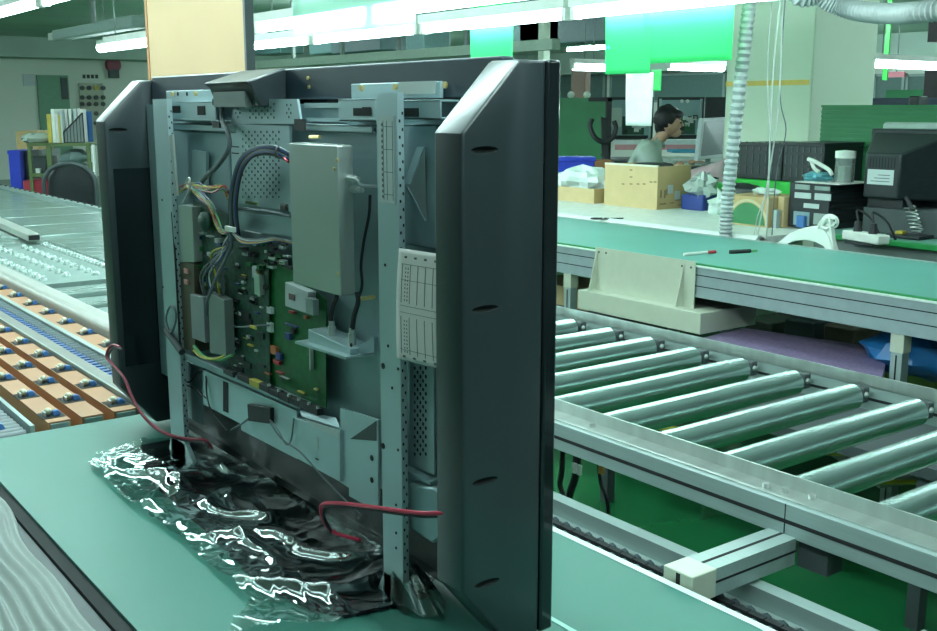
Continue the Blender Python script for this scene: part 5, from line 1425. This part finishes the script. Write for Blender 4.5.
# pens on the far belt
t = empty('marker_pen', onz(706, 253, FZ), 'white pen with red band lying on the far belt', 'pen')
a = onz(684, 254.5, FZ+.006); b = onz(717, 251.5, FZ+.006)
MB().tube(a, a.lerp(b, .7), .007, n=10).build('barrel', white_m, t); MB().tube(a.lerp(b, .7), a.lerp(b, .95), .0075, n=10).build('band', redm, t)
t = empty('marker_pen', onz(745, 251, FZ), 'black pen lying on the far belt near the hose', 'pen')
a = onz(730, 252, FZ+.008); b = onz(757, 250.5, FZ+.008)
MB().tube(a, a.lerp(b, .75), .009, n=10).build('barrel', rubber, t); MB().tube(a.lerp(b, .75), b, .005, n=10).build('tip', greenw, t)
t = empty('eyeglasses', onz(600, 218, FZ), 'small dark wire clip lying on the far belt edge', 'clip')
g0 = onz(596, 218.5, FZ+.006); g1 = onz(604, 218.5, FZ+.006)
t.name = 'wire_clip'
for g in (g0, g1):
    MB().path([g+V((math.cos(k)*.03, math.sin(k)*.03, 0)) for k in [i*math.pi/5 for i in range(11)]], .004, n=6).build('loop', rubber, t)
MB().path([g1, g1+V((.10, -.06, .0))], .004, n=6, sub=1).build('shank', rubber, t)

# ================================================================== SEATED PERSON
def skinned(name, pts, edges, rad, m, parent, root=0, lvl=2):
    me = bpy.data.meshes.new(name); me.from_pydata([V(p) for p in pts], edges, []); o = bpy.data.objects.new(name, me); C.objects.link(o)
    md = o.modifiers.new('skin', 'SKIN'); md.use_smooth_shade = True
    sv = me.skin_vertices[0].data
    for i, r in enumerate(rad):
        sv[i].radius = r if isinstance(r, tuple) else (r, r)
        sv[i].use_root = (i == root)
    s = o.modifiers.new('sub', 'SUBSURF'); s.levels = lvl; s.render_levels = lvl
    me.materials.append(m)
    bpy.context.view_layer.update()
    em = bpy.data.meshes.new_from_object(o.evaluated_get(bpy.context.evaluated_depsgraph_get()))
    em.materials.clear(); em.materials.append(m)
    for p in em.polygons: p.use_smooth = True
    bpy.data.objects.remove(o)
    o = bpy.data.objects.new(name, em); C.objects.link(o)
    o.parent = parent
    return o
hd = dep(669, 124, 8.75)                       # head centre
FD = (ux*1.0-uy*.18).normalized(); SD = V((-FD.y, FD.x, 0))    # facing, left side
org = V((hd.x, hd.y, 0))-FD*.14
P_ = empty('person', org, 'person in a grey-green work shirt sitting bent over a desk, hand raised', 'person')
def L(f, s, z): return FD*f+SD*s+V((0, 0, z))
hz = hd.z
seat = hz-.70
J = [L(-.06, 0, seat+.10), L(-.07, 0, seat+.28), L(-.03, 0, hz-.27), L(.04, 0, hz-.17), L(.09, 0, hz-.10),     # pelvis spine neck 0-4
     L(-.02, .18, hz-.22), L(.08, .22, hz-.46), L(.33, .12, hz-.40),              # left arm 5 6 7
     L(-.02, -.18, hz-.22), L(.06, -.23, hz-.44), L(.27, -.14, hz-.30),           # right arm 8 9 10
     L(.0, .09, seat+.08), L(.42, .12, seat+.08), L(.40, .12, .10), L(.55, .13, .06),
     L(.0, -.09, seat+.08), L(.42, -.12, seat+.08), L(.40, -.12, .10), L(.55, -.13, .06),
     L(.14, 0, hz+.0), L(.13, 0, hz+.07)]
E_ = [(0, 1), (1, 2), (2, 3), (3, 4), (2, 5), (5, 6), (6, 7), (2, 8), (8, 9), (9, 10), (0, 11), (11, 12), (12, 13), (13, 14), (0, 15), (15, 16), (16, 17), (17, 18), (4, 19), (19, 20)]
Rr = [.13, .12, .12, .058, .052, .06, .042, .028, .06, .042, .028, .085, .06, .045, .035, .085, .06, .045, .035, .085, .06]
body = skinned('body', J, E_, Rr, skin, P_)
# fingers join the hands
def hand(w, sgn):
    k = MB(); base = w+FD*.03
    k.ball(base+FD*.035, .042, (1, .8, .5), n=12)
    for i, (ln, off) in enumerate(((.070, .030), (.080, .010), (.075, -.010), (.060, -.030))):
        b = base+FD*.065+SD*off*.8
        k.path([b, b+FD*ln*.5+V((0, 0, .006)), b+FD*ln*.8+V((0, 0, -.012)), b+FD*ln*.85+V((0, 0, -.035))], .0085, n=8, sub=3)
    b = base+FD*.02+SD*sgn*.03
    k.path([b, b+SD*sgn*.03+FD*.025, b+SD*sgn*.025+FD*.06+V((0, 0, -.012))], .0100, n=8, sub=3)
    return k.build('hand', skin, P_, angle=80)
MBv = lambda i: org+J[i]
hand(MBv(7), -1); hand(MBv(10), 1)
# face details
hc = org+L(.15, 0, hz+.0)
fc = MB(); fc.ball(hc+V((0, 0, .015)), .098, (1.0, .82, 1.22), n=22); fc.ball(hc+FD*.045+V((0, 0, -.068)), .050, (1, .9, .8), n=14)
fc.tube(hc+FD*.088+V((0, 0, .020)), hc+FD*.102+V((0, 0, -.018)), .008, .012, n=8)
fc.build('face', skin, P_, angle=80)
for s in (1, -1):
    MB().ball(hc+FD*.088+SD*s*.032+V((0, 0, .012)), .010, (1, 1, .7), n=8).build('eye', rubber, P_)
    MB().ball(hc+FD*.082+SD*s*.034+V((0, 0, .036)), .014, (1, 1.2, .3), n=8).build('eyebrow', hairm, P_)
    MB().ball(hc-FD*.005+SD*s*.083+V((0, 0, -.005)), .024, (.8, .35, 1.2), n=10).build('ear', skin, P_)
MB().ball(hc+FD*.096+V((0, 0, -.062)), .016, (.5, 1.4, .4), n=8).build('mouth', mat('lips', (.35, .14, .12), .5), P_)
hm = MB(); hm.ball(hc-FD*.030+V((0, 0, .045)), .112, (1.0, .90, 1.02), n=24, jit=.12, seed=5); hm.ball(hc-FD*.055+V((0, 0, -.01)), .085, (.8, .95, 1.1), n=16, jit=.15, seed=8)
hm.ball(hc+FD*.030+V((0, 0, .075)), .070, (1.0, 1.15, .62), n=14, jit=.2, seed=3)
hm.build('hair', hairm, P_, angle=80)
# shirt
SJ = [L(-.06, 0, seat+.06), L(-.08, 0, seat+.26), L(-.05, 0, hz-.27), L(.02, 0, hz-.16),
      L(-.02, .19, hz-.22), L(.08, .235, hz-.46), L(.26, .15, hz-.42), L(-.02, -.19, hz-.22), L(.06, -.245, hz-.44), L(.20, -.17, hz-.345)]
SE = [(0, 1), (1, 2), (2, 3), (2, 4), (4, 5), (5, 6), (2, 7), (7, 8), (8, 9)]
skinned('shirt', SJ, SE, [.17, .175, .165, .080, .10, .075, .055, .10, .075, .055], shirt, P_)
TJ = [L(-.06, 0, seat+.09), L(.0, .09, seat+.08), L(.42, .12, seat+.08), L(.40, .12, .12), L(.0, -.09, seat+.08), L(.42, -.12, seat+.08), L(.40, -.12, .12)]
skinned('trousers', TJ, [(0, 1), (1, 2), (2, 3), (0, 4), (4, 5), (5, 6)], [.15, .10, .075, .06, .10, .075, .06], trouser, P_)
cl_ = MB(); cl_.path([org+L(.03, .06, hz-.12), org+L(.08, .05, hz-.15), org+L(.11, 0, hz-.18), org+L(.08, -.05, hz-.15), org+L(.03, -.06, hz-.12)], .014); cl_.build('collar', shirt, P_)
# stool
st_ = empty('stool', org-FD*.05, 'stool under the seated person', 'stool')
o_ = org-FD*.06
MB().tube((o_.x, o_.y, seat-.06), (o_.x, o_.y, seat-.01), .19, n=24).build('seat', darkgrey, st_, bevel=.01)
for k in range(4):
    th = math.pi/4+k*math.pi/2
    MB().tube((o_.x+.1*math.cos(th), o_.y+.1*math.sin(th), seat-.06), (o_.x+.2*math.cos(th), o_.y+.2*math.sin(th), 0), .014, n=8).build('leg', alud, st_)

# ================================================================== LIGHT
w = bpy.data.worlds.new('world'); bpy.context.scene.world = w; w.use_nodes = True
bg = w.node_tree.nodes['Background']; bg.inputs[0].default_value = (.42, .75, .66, 1); bg.inputs[1].default_value = .2
vs_ = bpy.context.scene.view_settings
vs_.view_transform = 'Standard'; vs_.look = 'None'; vs_.exposure = -.35; vs_.gamma = 1; vs_.use_curve_mapping = False
